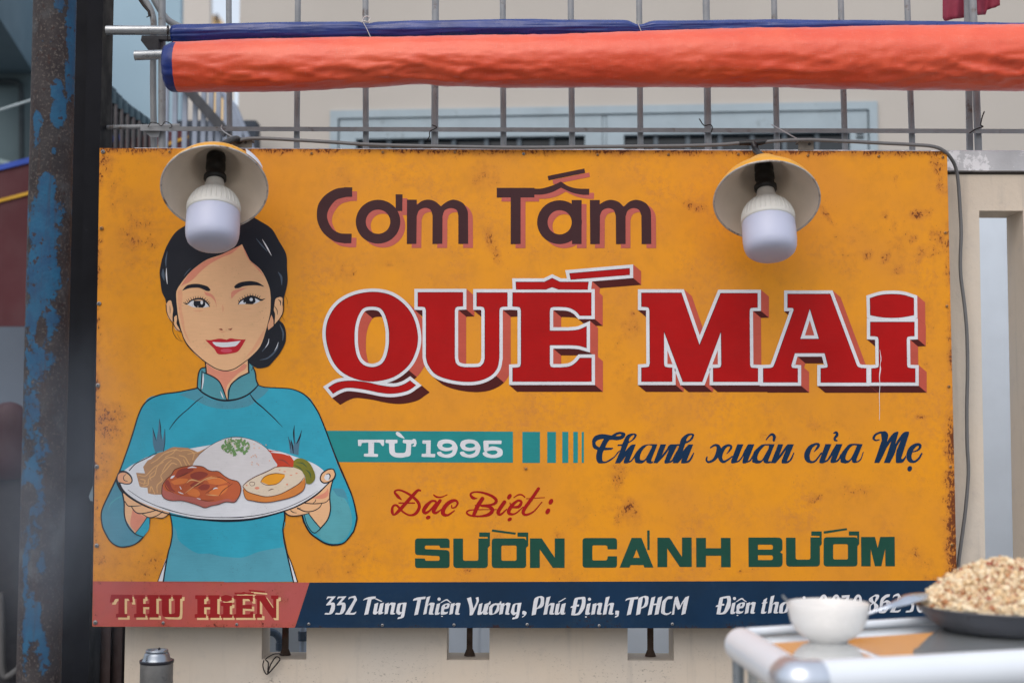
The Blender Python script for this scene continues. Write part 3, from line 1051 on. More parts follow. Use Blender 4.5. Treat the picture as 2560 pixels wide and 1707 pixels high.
# --- QUE MAI with white outline and painted block shadow
Cf, Df, Ef, Ff = Fr(780, 680, 4.6125), Fr(1160, 640, 4.126), Fr(1560, 680, 4.6125), Fr(1920, 680, 4.611)
LET = [
    (Cf, ['O 700 228 900 262 1060 370 1170 530 1218 740 1190 920 1100 1080 930 1205 700 1253 500 1222 330 1130 220 970 163 740 190 540 300 370 480 265',
          'O 690 390 790 412 850 500 885 640 891 740 885 860 850 990 790 1065 690 1094 590 1065 525 985 493 860 487 740 495 620 530 500 590 412']),
    (Cf, ['M 190 1327 S 290 1270 440 1250 620 1265 800 1305 950 1320 1060 1290 1130 1248 L 1194 1300 S 1100 1360 950 1392 800 1385 600 1345 420 1325 320 1350 243 1392 Z']),
    (Cf, ['M 1223 232 L 1738 232 1738 387 1690 389 S 1655 402 1643 440 L 1643 990 S 1660 1050 1700 1082 1760 1095 L 1880 1095 S 1940 1085 1980 1045 1995 990 L 1995 440 S 1983 402 1945 389 L 1901 389 1901 235 2250 235 2250 389 2205 391 S 2170 402 2157 440 L 2157 990 S 2133 1101 2055 1190 1920 1246 1750 1256 1560 1225 1420 1165 1340 1060 1317 980 L 1317 440 S 1305 402 1270 392 L 1223 390 Z']),
    (Df, ['M 503 375 L 1311 375 1311 608 1197 608 S 1150 560 1075 525 970 517 L 925 517 S 893 528 882 560 L 882 768 1080 768 S 1180 757 1262 723 L 1262 940 S 1180 918 1080 912 L 882 912 882 1105 S 893 1138 925 1147 L 1000 1147 S 1090 1135 1150 1100 1197 1048 L 1313 1048 1313 1287 503 1287 503 1150 545 1148 S 578 1138 590 1105 L 590 560 S 578 525 545 515 L 503 513 Z']),
    (Df, ['M 537 265 L 830 265 910 226 990 265 1282 265 1273 340 975 338 908 314 845 338 540 338 Z']),
    (Df, ['M 1090 177 L 1707 124 1707 188 1103 237 Z']),
    (Ef, ['M 203 237 L 660 237 870 845 1115 242 1537 242 1537 402 1490 403 S 1455 412 1445 450 L 1450 1060 S 1462 1095 1500 1104 L 1542 1106 1542 1257 1030 1257 1030 1104 1085 1102 S 1115 1092 1125 1060 L 1121 665 900 1257 680 1257 458 665 458 1050 S 468 1085 505 1098 L 553 1100 553 1255 203 1255 203 1100 255 1096 S 290 1085 300 1050 L 297 440 S 285 405 250 395 L 203 393 Z']),
    (Ff, ['M 228 250 L 715 250 1010 1040 S 1030 1085 1075 1104 L 1130 1106 1130 1265 610 1265 610 1106 650 1104 S 685 1095 692 1070 L 655 927 308 927 265 1070 S 275 1098 310 1106 L 340 1108 340 1263 -53 1263 -53 1107 25 1104 S 60 1090 80 1050 L 298 435 S 293 412 270 405 L 228 405 Z',
          'M 482 408 L 592 768 368 768 Z']),
    (Ff, ['M 1177 298 S 1300 262 1430 252 1560 262 1678 298 L 1680 490 S 1560 512 1430 520 1300 512 1182 490 Z']),
    (Ff, ['M 1182 573 L 1685 573 1685 730 1640 732 S 1605 742 1595 775 L 1600 1065 S 1610 1095 1650 1106 L 1695 1108 1695 1263 1195 1263 1195 1108 1235 1106 S 1272 1095 1282 1065 L 1278 780 S 1268 742 1235 732 L 1182 730 Z']),
]
OUT = 9.2
EX, EY = 20.0, 17.0
letters = []
for fr, ps in LET:
    cs = [path(fr, p)[0] for p in ps]
    for k, c in enumerate(cs):
        if (area(c) > 0) != (k == 0):
            c.reverse()
    letters.append((cs, [grow(c, OUT) for c in cs], [grow(c, 1.0) for c in cs]))
zf, zb = .00085, .00045
for li, (cs, gs, _) in enumerate(letters):      # block shadow: front edge a hair higher than its back edge
    for c in gs:
        n = len(c)
        vs, fl = [], []
        for i in range(n):
            a, b = c[i], c[(i + 1) % n]
            e = Vector((b[0] - a[0], b[1] - a[1]))
            if e.length < 1e-4:
                continue
            nx, ny = e.y / e.length, -e.x / e.length
            if nx * EX + ny * EY <= 0:
                continue
            dark = ny > abs(nx) * .95
            mat = P_SHADE if dark else P_SALMON
            k = len(pt.mb.v)
            q = [at(a[0], a[1], -zf), at(b[0], b[1], -zf), at(b[0] + EX, b[1] + EY, -zb), at(a[0] + EX, a[1] + EY, -zb)]
            pt.mb.add(q, [(0, 1, 2, 3)], pt.mi(mat))
    if li in (5, 9):
        pt.done('block_shadow', SIGN, 'salmon and chocolate block shadow under the word %s' % ('Que' if li == 5 else 'Mai'))
pt.z = .00090
for wi, wl in enumerate((letters[:6], letters[6:])):
    pt.z = .00090 + wi * .00001
    for cs, gs, _ in wl:
        pt.fill(gs, P_WHITE)
    if wi == 1:
        pt.P(Ef, 'M 535 1060 L 600 1060 612 1112 556 1112 Z', P_WHITE)
        pt.P(Ef, 'M 985 1060 L 1034 1060 1032 1110 972 1110 Z', P_WHITE)
    pt.done('letter_outline', SIGN, 'white outline round the red word %s' % ('Que', 'Mai')[wi])
    pt.z = .00110
    for cs, gs, ms in wl:
        pt.fill(ms, P_DKRED)
    for cs, gs, ms in wl:
        pt.fill([[(x + .3, y + .3) for x, y in c] for c in cs], P_RED)
    if wi == 0:
        pt.done('name_lettering', SIGN, 'tall red slab word Que')
pt.stroke(Ff, '1290 890 3 1302 1000 9 1293 1060 5 1296 1110 14 1285 1200 9 1290 1300 6 1283 1420 6 1287 1560 5 1284 1700 4', P_WHITE)
pt.done('name_lettering', SIGN, 'tall red slab word Mai')

# --- TU 1995
pt.z = .00055
pt.P(G1, 'M 335 165 L 548 165 S 555 168 555 175 L 553 212 S 545 220 535 215 L 527 205 S 520 193 505 190 L 468 188 466 270 S 468 285 480 287 L 492 288 S 502 292 501 303 S 500 312 492 313 L 390 311 S 380 308 380 297 S 382 287 395 286 L 405 285 S 417 283 418 270 L 418 190 375 192 S 362 195 358 208 S 352 220 342 219 S 330 216 329 205 L 328 172 S 330 166 335 165 Z', P_WHITE)
pt.P(G1, 'M 575 165 L 660 165 S 670 168 670 180 S 668 193 655 196 S 645 200 645 210 L 645 240 S 652 275 690 280 S 735 275 745 240 L 747 210 S 745 198 735 196 L 725 194 S 716 188 717 178 S 720 165 730 165 L 795 167 S 810 158 828 165 836 195 S 825 222 808 224 S 800 220 802 213 S 814 208 812 197 L 795 200 S 788 205 789 215 L 787 245 S 780 300 735 315 690 320 640 312 605 285 598 245 L 597 205 S 592 195 580 195 S 567 190 567 178 S 569 166 575 165 Z', P_WHITE)
pt.P(G1, 'M 657 101 S 675 97 700 115 728 147 S 730 155 720 153 S 690 143 665 128 655 112 Z', P_WHITE)
pt.P(G1, 'M 893 170 L 950 170 S 958 172 958 180 L 956 275 S 958 286 970 287 L 985 287 S 997 290 996 302 S 993 316 983 316 L 892 313 S 879 310 879 298 S 882 287 893 287 L 908 285 S 917 283 917 272 L 918 210 S 916 200 900 200 S 887 197 886 185 S 887 172 893 170 Z', P_WHITE)
for d in (0, 198):
    pt.P(G1.sh(d), 'M 1012 213 S 1025 180 1060 165 1110 163 1160 180 1187 220 1187 255 1165 300 1120 320 1070 318 1030 305 1015 290 S 1012 275 1025 268 S 1045 268 1055 280 S 1080 292 1110 290 1140 275 1148 252 S 1110 262 1070 262 1030 245 1012 213 Z E 1100 215 43 20', P_WHITE)
pt.P(G1, 'M 1420 172 L 1562 172 S 1570 175 1570 186 S 1568 200 1560 202 L 1458 202 1458 232 S 1490 222 1530 228 1570 245 1581 270 S 1575 300 1540 318 1490 323 1440 315 1412 298 S 1407 280 1420 270 S 1440 268 1450 282 S 1490 295 1525 287 1537 270 S 1520 258 1490 257 1455 262 S 1430 268 1417 258 L 1412 180 Z', P_WHITE)
pt.done('date_lettering', SIGN, 'white lettering on the teal bar')

# --- Thanh xuan cua Me
H, I, J = Fr(1460, 1050, 7.84), Fr(1740, 1050, 7.84), Fr(2000, 1050, 6.918)
pt.z = .0004
N = P_NAVY
pt.P(H, 'M 160 440 S 165 370 210 305 300 270 400 265 540 290 S 620 240 700 218 790 235 812 275 780 340 720 370 640 382 540 375 500 380 S 460 430 430 490 418 528 L 560 530 S 572 540 565 555 530 572 L 385 582 S 365 640 358 700 358 760 375 797 S 430 797 520 745 600 690 660 610 720 570 L 660 650 S 600 720 520 785 430 828 340 838 S 280 830 245 770 238 690 262 575 S 190 540 165 490 160 440 Z M 225 430 S 250 395 300 370 388 355 S 370 390 330 470 300 522 S 250 490 228 460 225 430 Z M 615 300 S 660 275 710 265 740 278 S 700 300 615 300 Z', N)
pt.P(H, 'M 607 835 L 715 575 735 495 665 497 S 655 485 665 468 L 748 462 S 790 370 830 300 900 258 1000 252 1035 280 S 1010 340 950 395 872 440 L 805 605 S 860 540 920 480 950 467 L 1015 464 885 795 S 930 765 980 690 1000 640 L 995 720 S 930 800 840 838 S 785 830 783 780 L 848 615 S 800 720 705 835 Z M 880 410 S 885 360 920 310 975 275 S 985 300 940 370 880 410 Z', N)
pt.P(H, 'M 1440 462 L 1318 770 S 1325 800 1360 790 L 1350 830 S 1300 840 1260 835 S 1222 810 1222 770 S 1150 830 1080 838 S 1010 820 990 740 S 1010 640 1080 550 1170 480 1300 460 Z M 1335 490 S 1270 480 1220 500 1140 590 1100 690 1100 760 1140 780 S 1190 760 1240 690 1320 540 Z', N)
pt.P(H, 'M 1500 462 L 1610 462 1525 685 S 1620 560 1660 490 1710 462 L 1880 460 1860 495 1825 490 1680 790 S 1720 770 1790 640 1830 580 L 1815 700 S 1740 800 1640 838 S 1580 835 1578 790 L 1665 565 S 1580 680 1440 832 L 1360 832 Z', N)
pt.P(H, 'M 1735 832 L 1870 480 S 1900 370 1960 300 2040 255 2130 252 2163 280 S 2130 360 2060 420 1985 450 L 1935 600 S 1990 530 2040 475 2065 466 L 2140 466 2010 795 S 2060 760 2110 680 2140 630 S 2155 625 2158 640 S 2120 740 2050 820 1950 838 S 1908 830 1908 785 L 1975 620 S 1930 730 1840 832 Z M 2010 405 S 2010 360 2050 305 2100 280 S 2115 300 2070 370 2010 405 Z', N)
pt.done('motto_lettering', SIGN, 'navy brush script word Thanh')
pt.stroke(I, '285 530 26 340 490 36 400 480 50 445 530 85 425 650 85 350 765 55 245 812 42 205 770 38 215 710 24', N)
pt.stroke(I, '600 650 10 660 580 38 690 510 48 640 482 45 560 520 65 490 620 90 475 730 80 530 805 58 620 770 35 710 700 25', N)
pt.P(I, 'M 810 462 L 930 462 800 790 S 840 770 900 690 940 600 L 1020 462 1145 462 1015 790 S 1050 770 1100 690 1112 650 L 1105 740 S 1060 800 960 838 S 912 830 912 780 L 935 690 S 850 800 730 838 S 690 830 690 780 Z', N)
pt.P(I, 'M 1540 462 L 1420 770 S 1420 800 1465 790 L 1470 825 S 1400 838 1360 832 S 1325 810 1325 770 S 1260 830 1180 838 S 1105 810 1105 740 S 1130 620 1210 530 1290 470 1380 458 Z M 1430 490 S 1370 485 1330 505 1250 600 1205 700 1205 760 1240 785 S 1290 770 1340 690 1420 550 Z', N)
pt.P(I, 'M 1610 462 L 1710 462 1630 685 S 1720 560 1770 490 1800 462 L 1920 462 1780 795 S 1830 770 1880 690 1910 625 S 1928 625 1925 640 S 1880 760 1800 830 1720 838 S 1680 830 1680 780 L 1765 565 S 1680 690 1560 832 L 1465 832 Z', N)
pt.stroke(I, '1375 375 20 1430 305 30 1490 268 52 1535 310 60 1525 385 48', N)
pt.done('motto_lettering', SIGN, 'navy brush script word xuan')
pt.stroke(J, '245 535 12 300 470 40 325 415 45 270 405 38 180 460 72 125 570 95 130 665 88 190 715 42 270 690 30 370 560 24', N)
pt.P(J, 'M 440 405 L 545 405 430 690 S 470 670 520 590 545 540 L 625 405 735 405 620 690 S 660 660 690 600 710 560 L 705 650 S 650 710 580 732 S 530 725 530 680 L 560 600 S 480 700 390 738 S 338 730 338 680 Z', N)
pt.P(J, 'M 1085 405 L 980 660 S 980 700 1010 690 S 1050 650 1085 545 S 1100 540 1098 555 S 1060 670 1000 720 940 732 S 900 715 898 670 S 840 725 780 738 S 705 720 702 650 S 720 560 780 480 850 410 940 397 Z M 985 432 S 930 425 890 445 830 520 790 620 790 670 820 690 S 865 670 910 600 970 470 Z', N)
pt.stroke(J, '588 215 26 630 205 46 640 250 52 605 295 42 605 335 40 645 347 18', N)
pt.done('motto_lettering', SIGN, 'navy brush script word cua')
pt.stroke(J, '1370 330 18 1310 340 28 1272 305 42 1310 240 38 1400 205 40 1470 240 100', N)
pt.P(J, 'M 1400 200 S 1470 180 1525 240 1505 370 S 1560 280 1620 215 1670 190 S 1700 190 1700 220 L 1645 410 S 1720 290 1790 205 1850 188 S 1885 195 1882 240 L 1750 655 S 1780 660 1830 600 L 1835 640 S 1780 720 1710 732 S 1660 725 1658 660 S 1665 540 1745 335 S 1680 440 1640 560 1555 732 L 1450 730 S 1500 600 1580 350 S 1500 470 1440 600 1370 730 L 1283 730 1415 340 Z', N)
pt.stroke(J, '1955 540 18 2050 500 34 2080 430 50 2020 412 50 1930 480 85 1885 590 92 1900 675 80 1970 710 42 2050 660 36 2105 570 28', N)
pt.P(J, 'E 1898 830 40 50 20', N)
pt.done('motto_lettering', SIGN, 'navy brush script word Me')

# --- Dac Biet
K = Fr(960, 1200, 5.345)
Rr = P_SCRIPT
pt.z = .0004
for s in ('235 255 8 190 215 40 145 160 30 160 130 22 230 130 25 350 190 32 450 280 40 470 360 42 420 440 38 340 460 25 260 420 25 210 370 30 160 325 28 115 350 30 110 420 40 135 455 25 200 400 45 300 290 45 390 190 45 450 130 35 485 130 25',
          '200 298 18 407 298 18', '690 275 30 640 270 30 570 330 50 530 400 50 555 430 40 620 390 25 700 290 20', '750 265 42 690 350 50 660 410 50 690 430 35 730 410 22 765 380 13',
          '665 190 18 700 215 25 760 220 18 845 187 12', '905 325 12 905 360 18 950 355 20 985 300 28 950 262 35 870 290 50 800 370 55 790 440 55 850 460 30 940 400 16',
          '1245 235 8 1190 230 40 1155 185 28 1200 152 20 1320 160 28 1450 210 38 1500 270 42 1440 320 30 1220 330 15',
          '1300 335 25 1400 345 40 1450 390 50 1400 450 45 1280 475 25 1160 465 25 1105 430 25 1140 395 18 1300 385 12 1510 385 10',
          '1315 240 52 1250 340 55 1200 455 45', '1610 285 50 1550 370 50 1525 430 50 1560 450 30 1640 380 15',
          '1715 355 25 1800 345 40 1835 285 35 1790 265 30 1710 330 45 1665 410 50 1690 445 35 1760 435 20 1860 350 14', '1683 295 12 1697 345 18',
          '1735 225 12 1790 190 18 1840 187 20 1880 218 18', '2065 105 40 1980 230 45 1880 370 45 1860 430 42 1900 455 32 2000 410 20 2110 285 12', '1900 240 10 2148 225 10'):
    pt.stroke(K, s, Rr)
for s in ('590 490 33 25 -25', '1675 212 42 26 -55', '1680 515 33 23 -35', '2230 280 42 28 -60', '2188 408 44 28 -60'):
    pt.P(K, 'E ' + s, Rr)
pt.done('special_lettering', SIGN, 'crimson brush script with a colon')

# --- SUON CANH BUOM
L_, M_, N_ = Fr(1020, 1310, 5.6), Fr(1430, 1310, 5.6), Fr(1840, 1310, 5.6)
Gn = P_GREEN
pt.z = .0004
pt.P(L_, 'F 98 190 45 582 190 45 582 325 0 452 325 0 440 290 25 235 290 25 235 340 20 582 355 50 582 605 45 98 605 45 98 470 0 235 470 0 242 503 20 443 503 25 443 438 25 98 420 40', Gn)
pt.P(L_, 'F 634 192 0 770 192 0 770 503 30 985 503 30 985 192 0 1115 192 0 1115 170 0 997 168 0 997 107 0 1147 107 0 1147 292 0 1118 322 0 1118 605 55 634 605 55', Gn)
pt.P(L_, 'F 1172 190 50 1653 190 45 1655 605 50 1172 605 50 F 1307 290 25 1520 290 25 1520 503 25 1307 503 25', Gn)
pt.P(L_, 'M 1533 107 L 1683 107 1683 292 1655 322 1640 300 1653 215 1653 168 1533 166 Z', Gn)
pt.P(L_, 'M 1178 65 L 1510 110 1503 138 1172 95 Z', Gn)
pt.P(L_, 'M 1707 190 L 1872 190 2055 460 2055 190 2192 190 2192 603 2028 603 1845 345 1845 603 1707 603 Z', Gn)
pt.done('rib_lettering', SIGN, 'wide bottle-green word Suon')
pt.P(M_, 'F 148 185 45 630 185 45 630 343 0 500 343 0 493 287 30 285 287 20 285 498 20 493 498 30 500 440 0 630 440 0 630 600 45 148 600 45', Gn)
pt.P(M_, 'M 835 183 L 972 183 1140 598 1015 598 1000 563 820 563 805 598 667 598 Z M 903 345 L 948 462 858 462 Z', Gn)
pt.P(M_, 'M 1052 78 L 1087 78 1087 352 1055 352 Z', Gn)
pt.P(M_, 'M 1195 180 L 1365 180 1540 450 1540 178 1675 178 1677 590 1510 590 1333 330 1333 592 1197 592 Z', Gn)
pt.P(M_, 'M 1738 183 L 1875 183 1875 328 2085 328 2085 183 2220 183 2222 593 2087 593 2087 432 1875 432 1875 593 1740 593 Z', Gn)
pt.done('rib_lettering', SIGN, 'wide bottle-green word Canh')
pt.P(N_, 'F 173 178 0 650 178 65 650 350 15 618 384 3 652 405 15 652 590 60 177 590 0 F 307 278 5 518 278 30 518 347 30 307 347 5 F 307 425 5 518 425 30 518 493 30 307 493 5', Gn)
pt.P(N_, 'F 700 180 0 833 180 0 835 487 30 1042 487 30 1042 176 0 1170 176 0 1170 155 0 1055 152 0 1055 92 0 1200 92 0 1200 272 0 1175 300 0 1175 583 55 702 585 55', Gn)
pt.P(N_, 'F 1227 173 50 1700 173 45 1700 583 50 1227 583 50 F 1360 270 25 1567 270 25 1567 485 25 1360 485 25', Gn)
pt.P(N_, 'M 1580 92 L 1725 92 1725 270 1700 298 1685 280 1697 195 1697 150 1580 150 Z', Gn)
pt.P(N_, 'M 1227 92 L 1550 47 1557 72 1230 125 Z', Gn)
pt.P(N_, 'M 1750 170 L 1945 170 1985 325 2020 170 2222 168 2225 580 2093 580 2088 340 2035 578 1945 580 1887 340 1885 580 1755 580 Z', Gn)
pt.done('rib_lettering', SIGN, 'wide bottle-green word Buom')

# --- THU HIEN
O_ = Fr(220, 1440, 4.2)
def thu_hien(d, mat):
    o = O_.sh(*d)
    for s in ('M 243 188 L 462 188 472 268 440 268 S 425 232 385 230 L 385 380 S 388 388 412 388 L 412 427 293 427 293 388 S 318 385 320 375 L 320 230 S 285 235 268 268 L 228 270 Z',
              'M 483 190 L 600 190 600 228 580 232 580 282 643 282 643 232 622 228 622 190 742 190 742 228 718 232 718 385 742 390 742 427 622 427 622 390 643 385 643 318 580 318 580 385 603 390 603 427 483 427 483 390 508 385 508 232 483 228 Z',
              'M 748 190 L 872 190 872 228 850 232 850 350 S 855 385 880 388 S 910 380 912 350 L 912 232 890 228 890 190 988 190 988 228 968 232 967 360 S 955 420 880 425 S 790 415 775 350 L 775 232 748 228 Z',
              'M 1125 193 L 1240 193 1240 230 1220 235 1220 285 1283 285 1283 235 1262 230 1262 193 1382 193 1382 230 1358 235 1358 388 1382 393 1382 430 1262 430 1262 393 1283 388 1283 320 1220 320 1220 388 1240 393 1240 430 1120 430 1120 393 1148 388 1148 235 1125 230 Z',
              'M 1395 205 S 1450 190 1510 205 L 1512 245 S 1450 262 1397 245 Z', 'M 1395 270 L 1512 270 1512 305 1490 308 1490 390 1515 395 1515 430 1395 430 1395 395 1420 390 1420 308 1395 305 Z',
              'M 1530 195 L 1730 195 1733 260 1705 258 S 1690 235 1640 232 L 1625 232 1625 295 1720 290 1722 338 1625 333 1625 393 1655 393 S 1695 390 1707 368 L 1735 368 1735 430 1530 430 1530 393 1555 390 1555 235 1530 232 Z',
              'M 1537 165 L 1610 165 1635 157 1660 165 1740 165 1738 183 1540 183 Z', 'M 1690 135 L 1857 150 1857 165 1688 150 Z',
              'M 1752 195 L 1855 195 1945 330 1945 232 1922 228 1922 195 2000 195 2000 230 1978 235 1977 432 1935 432 1805 250 1805 388 1828 393 1828 430 1752 430 1752 393 1775 388 1775 235 1752 230 Z'):
        pt.P(o, s, mat)
pt.z = .0005
thu_hien((25, 22), P_CREAM)
thu_hien((0, 0), P_WINE)
pt.done('owner_lettering', SIGN, 'wine-red slab letters with cream drop shadow on the salmon band')

# --- address
P1, P2, P3, P4, P5, P6 = (Fr(x, 1470, k) for x, k in ((800, 9.046), (1020, 7.587), (1310, 9.046), (1540, 9.046), (1780, 9.046), (2020, 6.918)))
Wt = P_WHITE
pt.z = .0005
ENDS = {'M 640 242': '332', 'M 1885 312': 'Tung', 'M 812 285': 'Thien', 'M 2168 430': 'Vuong', 'M 770 295': 'Phu', 'M 2065 530': 'Dinh', 'M 1335 190': 'TPHCM', 'M 780 325': 'Dien', 'E 1840 605': 'thoai'}
def word_end(s):
    for k, w in ENDS.items():
        if s.startswith(k):
            pt.done('address_lettering', SIGN, 'white script %s on the navy band' % ('word ' + w if w != '332' else 'number 332'))
for d in (0, 240):
    pt.P(P1.sh(d), 'M 175 175 L 358 168 240 310 S 320 315 342 370 S 330 470 290 540 250 570 170 582 L 105 578 S 110 555 130 540 L 205 548 S 230 480 255 390 250 362 L 145 375 S 140 360 150 345 L 260 210 215 205 S 180 215 150 242 S 148 225 160 195 Z', Wt)
for s in ('M 640 242 S 645 210 665 185 L 740 165 S 800 160 835 235 S 830 265 800 310 L 680 545 765 540 820 510 S 810 550 770 583 L 560 580 750 275 S 770 220 740 205 S 690 210 640 242 Z',
          'M 975 265 S 990 235 1030 210 1130 180 1262 170 L 1255 215 1165 240 1090 572 1000 590 1080 235 S 1020 245 975 265 Z', 'M 1225 222 L 1280 218 1408 280 S 1395 292 1380 290 Z',
          'M 1235 340 L 1320 310 1285 500 S 1290 520 1320 500 L 1360 335 1445 310 1405 515 S 1420 535 1440 520 S 1430 545 1370 575 1320 570 1325 515 S 1290 560 1245 580 1200 560 1205 500 Z',
          'M 1475 340 L 1555 310 1550 350 S 1610 310 1670 312 S 1710 320 1700 380 L 1665 535 S 1680 555 1705 535 S 1690 570 1640 578 S 1590 570 1595 510 L 1620 390 S 1600 355 1565 385 L 1530 560 1458 578 Z',
          'M 1885 312 L 1960 310 1910 590 S 1880 650 1755 685 S 1755 660 1780 635 L 1820 635 1850 545 S 1800 585 1760 575 1722 530 1735 440 S 1760 340 1820 320 Z M 1875 345 S 1840 350 1815 400 1800 500 1825 525 S 1850 520 1855 490 Z'):
    pt.P(P1, s, Wt)
    word_end(s)
pt.stroke(P2, '625 262 14 700 218 22 740 208 26 770 230 20 815 265 14', Wt)
for s in ('M 92 228 S 110 190 170 165 L 335 145 328 190 250 200 190 485 118 502 178 215 S 130 220 92 228 Z',
          'M 355 160 L 425 138 375 310 S 420 265 470 262 S 505 270 495 320 L 465 455 S 480 475 500 455 S 480 485 440 488 S 395 480 400 430 L 425 320 S 400 300 370 335 L 350 472 288 488 Z',
          'M 545 290 L 612 268 575 440 S 580 455 608 440 S 590 480 550 492 S 510 490 513 440 Z', 'E 590 195 32 32',
          'M 630 400 S 640 330 690 290 750 272 S 790 280 785 330 S 760 370 690 385 S 680 420 700 440 S 730 440 760 430 S 740 470 670 490 S 620 480 630 400 Z M 700 345 S 705 310 730 300 S 745 310 735 330 S 720 342 700 345 Z', 'R 630 512 660 528',
          'M 812 285 L 888 265 880 300 S 930 265 970 265 S 995 275 985 320 L 955 450 S 970 470 990 455 S 975 485 935 490 S 895 480 900 430 L 920 325 S 900 300 870 330 L 848 472 782 490 Z',
          'M 1118 180 L 1195 155 1240 370 S 1290 270 1300 215 1283 170 L 1335 152 S 1345 220 1320 290 1270 400 1225 495 L 1170 505 S 1165 350 1118 180 Z',
          'M 1350 290 L 1415 268 1385 430 S 1390 440 1420 420 L 1455 290 1520 268 S 1540 255 1545 240 L 1568 235 S 1560 290 1535 300 L 1500 440 S 1510 455 1530 440 S 1510 475 1470 488 S 1425 480 1430 440 S 1395 480 1360 492 S 1320 490 1322 440 Z',
          'M 1537 420 S 1545 340 1600 290 1660 270 S 1700 275 1735 270 L 1745 240 1770 235 S 1765 290 1735 310 S 1730 400 1680 460 1590 492 S 1540 485 1537 420 Z M 1600 440 S 1600 370 1630 320 1665 305 S 1690 320 1670 390 1630 465 S 1600 470 1600 440 Z',
          'M 1755 285 L 1830 265 1825 300 S 1880 262 1920 265 S 1945 275 1935 320 L 1905 450 S 1920 470 1938 455 S 1920 485 1885 490 S 1845 480 1850 430 L 1870 325 S 1850 300 1820 330 L 1795 472 1728 490 Z',
          'M 2090 268 L 2153 262 2105 500 S 2080 555 1980 580 S 1980 555 1998 538 L 2030 538 2060 465 S 2010 500 1975 485 1950 440 1965 380 S 1990 300 2040 275 Z M 2080 295 S 2040 300 2020 370 2020 440 2040 445 S 2060 440 2065 410 Z',
          'M 2168 430 S 2190 415 2225 425 S 2250 450 2230 500 2165 545 S 2165 530 2175 520 S 2200 505 2200 485 S 2170 480 2168 430 Z'):
    pt.P(P2, s, Wt)
    word_end(s)
for s in ('M 215 300 S 240 220 300 180 390 160 S 450 190 455 250 S 450 350 400 420 290 455 L 265 580 172 602 Z M 325 230 S 340 200 370 205 S 380 260 360 350 300 425 L 285 425 Z',
          'M 510 195 L 600 170 545 370 S 600 325 650 318 S 690 325 685 380 L 655 535 S 670 555 690 540 S 670 575 620 582 S 575 570 580 510 L 610 390 S 590 365 550 400 L 520 570 437 588 Z',
          'M 728 345 L 815 318 775 520 S 780 545 810 520 L 855 345 945 318 905 525 S 920 545 942 530 S 920 570 870 585 S 825 570 830 525 S 790 575 740 588 S 695 575 700 510 Z',
          'M 770 295 L 920 208 S 945 208 950 215 L 810 300 S 785 305 770 295 Z',
          'M 1130 260 S 1150 215 1200 195 L 1320 180 S 1380 185 1395 250 S 1380 400 1330 500 1260 580 1150 600 L 1065 595 1095 425 1055 430 S 1055 410 1075 390 L 1105 385 Z M 1220 240 L 1305 230 S 1310 300 1285 400 1240 510 1200 555 L 1155 562 1185 400 1240 400 1248 355 1195 355 Z',
          'M 1425 345 L 1508 318 1470 520 S 1480 545 1505 530 S 1480 575 1425 588 S 1385 575 1390 510 Z', 'E 1480 235 37 37', 'E 1400 634 22 15',
          'M 1555 345 L 1640 318 1630 355 S 1690 318 1740 315 S 1770 325 1762 380 L 1730 535 S 1745 555 1765 540 S 1745 575 1700 582 S 1650 570 1655 510 L 1685 390 S 1660 360 1630 400 L 1600 570 1518 588 Z',
          'M 1850 195 L 1940 168 1885 370 S 1940 325 1990 315 S 2035 325 2028 380 L 1995 535 S 2010 555 2032 540 S 2010 575 1965 582 S 1915 570 1920 510 L 1950 390 S 1930 360 1890 400 L 1862 570 1780 588 Z',
          'M 2065 530 S 2070 495 2110 493 S 2150 500 2147 550 S 2130 620 2055 650 S 2055 630 2070 610 S 2100 600 2105 580 S 2065 580 2065 530 Z'):
    pt.P(P3, s, Wt)
    word_end(s)
for s in ('M 215 265 S 230 230 290 205 L 505 175 498 230 410 240 335 575 243 600 320 240 S 260 250 215 275 Z',
          'M 498 290 S 510 220 570 180 660 155 S 730 175 735 240 S 720 350 670 410 570 445 L 545 570 452 597 Z M 605 215 S 625 190 650 205 S 660 270 630 370 590 415 L 568 418 Z',
          'M 800 200 L 890 170 855 335 920 330 950 200 1048 165 960 570 870 590 910 365 845 370 805 575 715 600 Z',
          'M 1285 170 L 1265 225 1175 235 S 1130 300 1110 420 1105 520 1130 548 S 1190 545 1250 508 S 1245 540 1195 578 S 1130 595 1080 580 S 1020 540 1025 440 S 1050 290 1110 220 S 1180 170 1285 170 Z',
          'M 1335 190 L 1395 168 1455 380 S 1500 290 1570 190 L 1655 158 1570 560 1478 590 1530 290 S 1480 380 1450 450 L 1400 475 1340 340 1315 575 1262 590 1310 290 Z'):
    pt.P(P4, s, Wt)
    word_end(s)
pt.stroke(P5, '550 292 18 630 240 28 680 222 34 720 255 26 775 290 18', Wt)
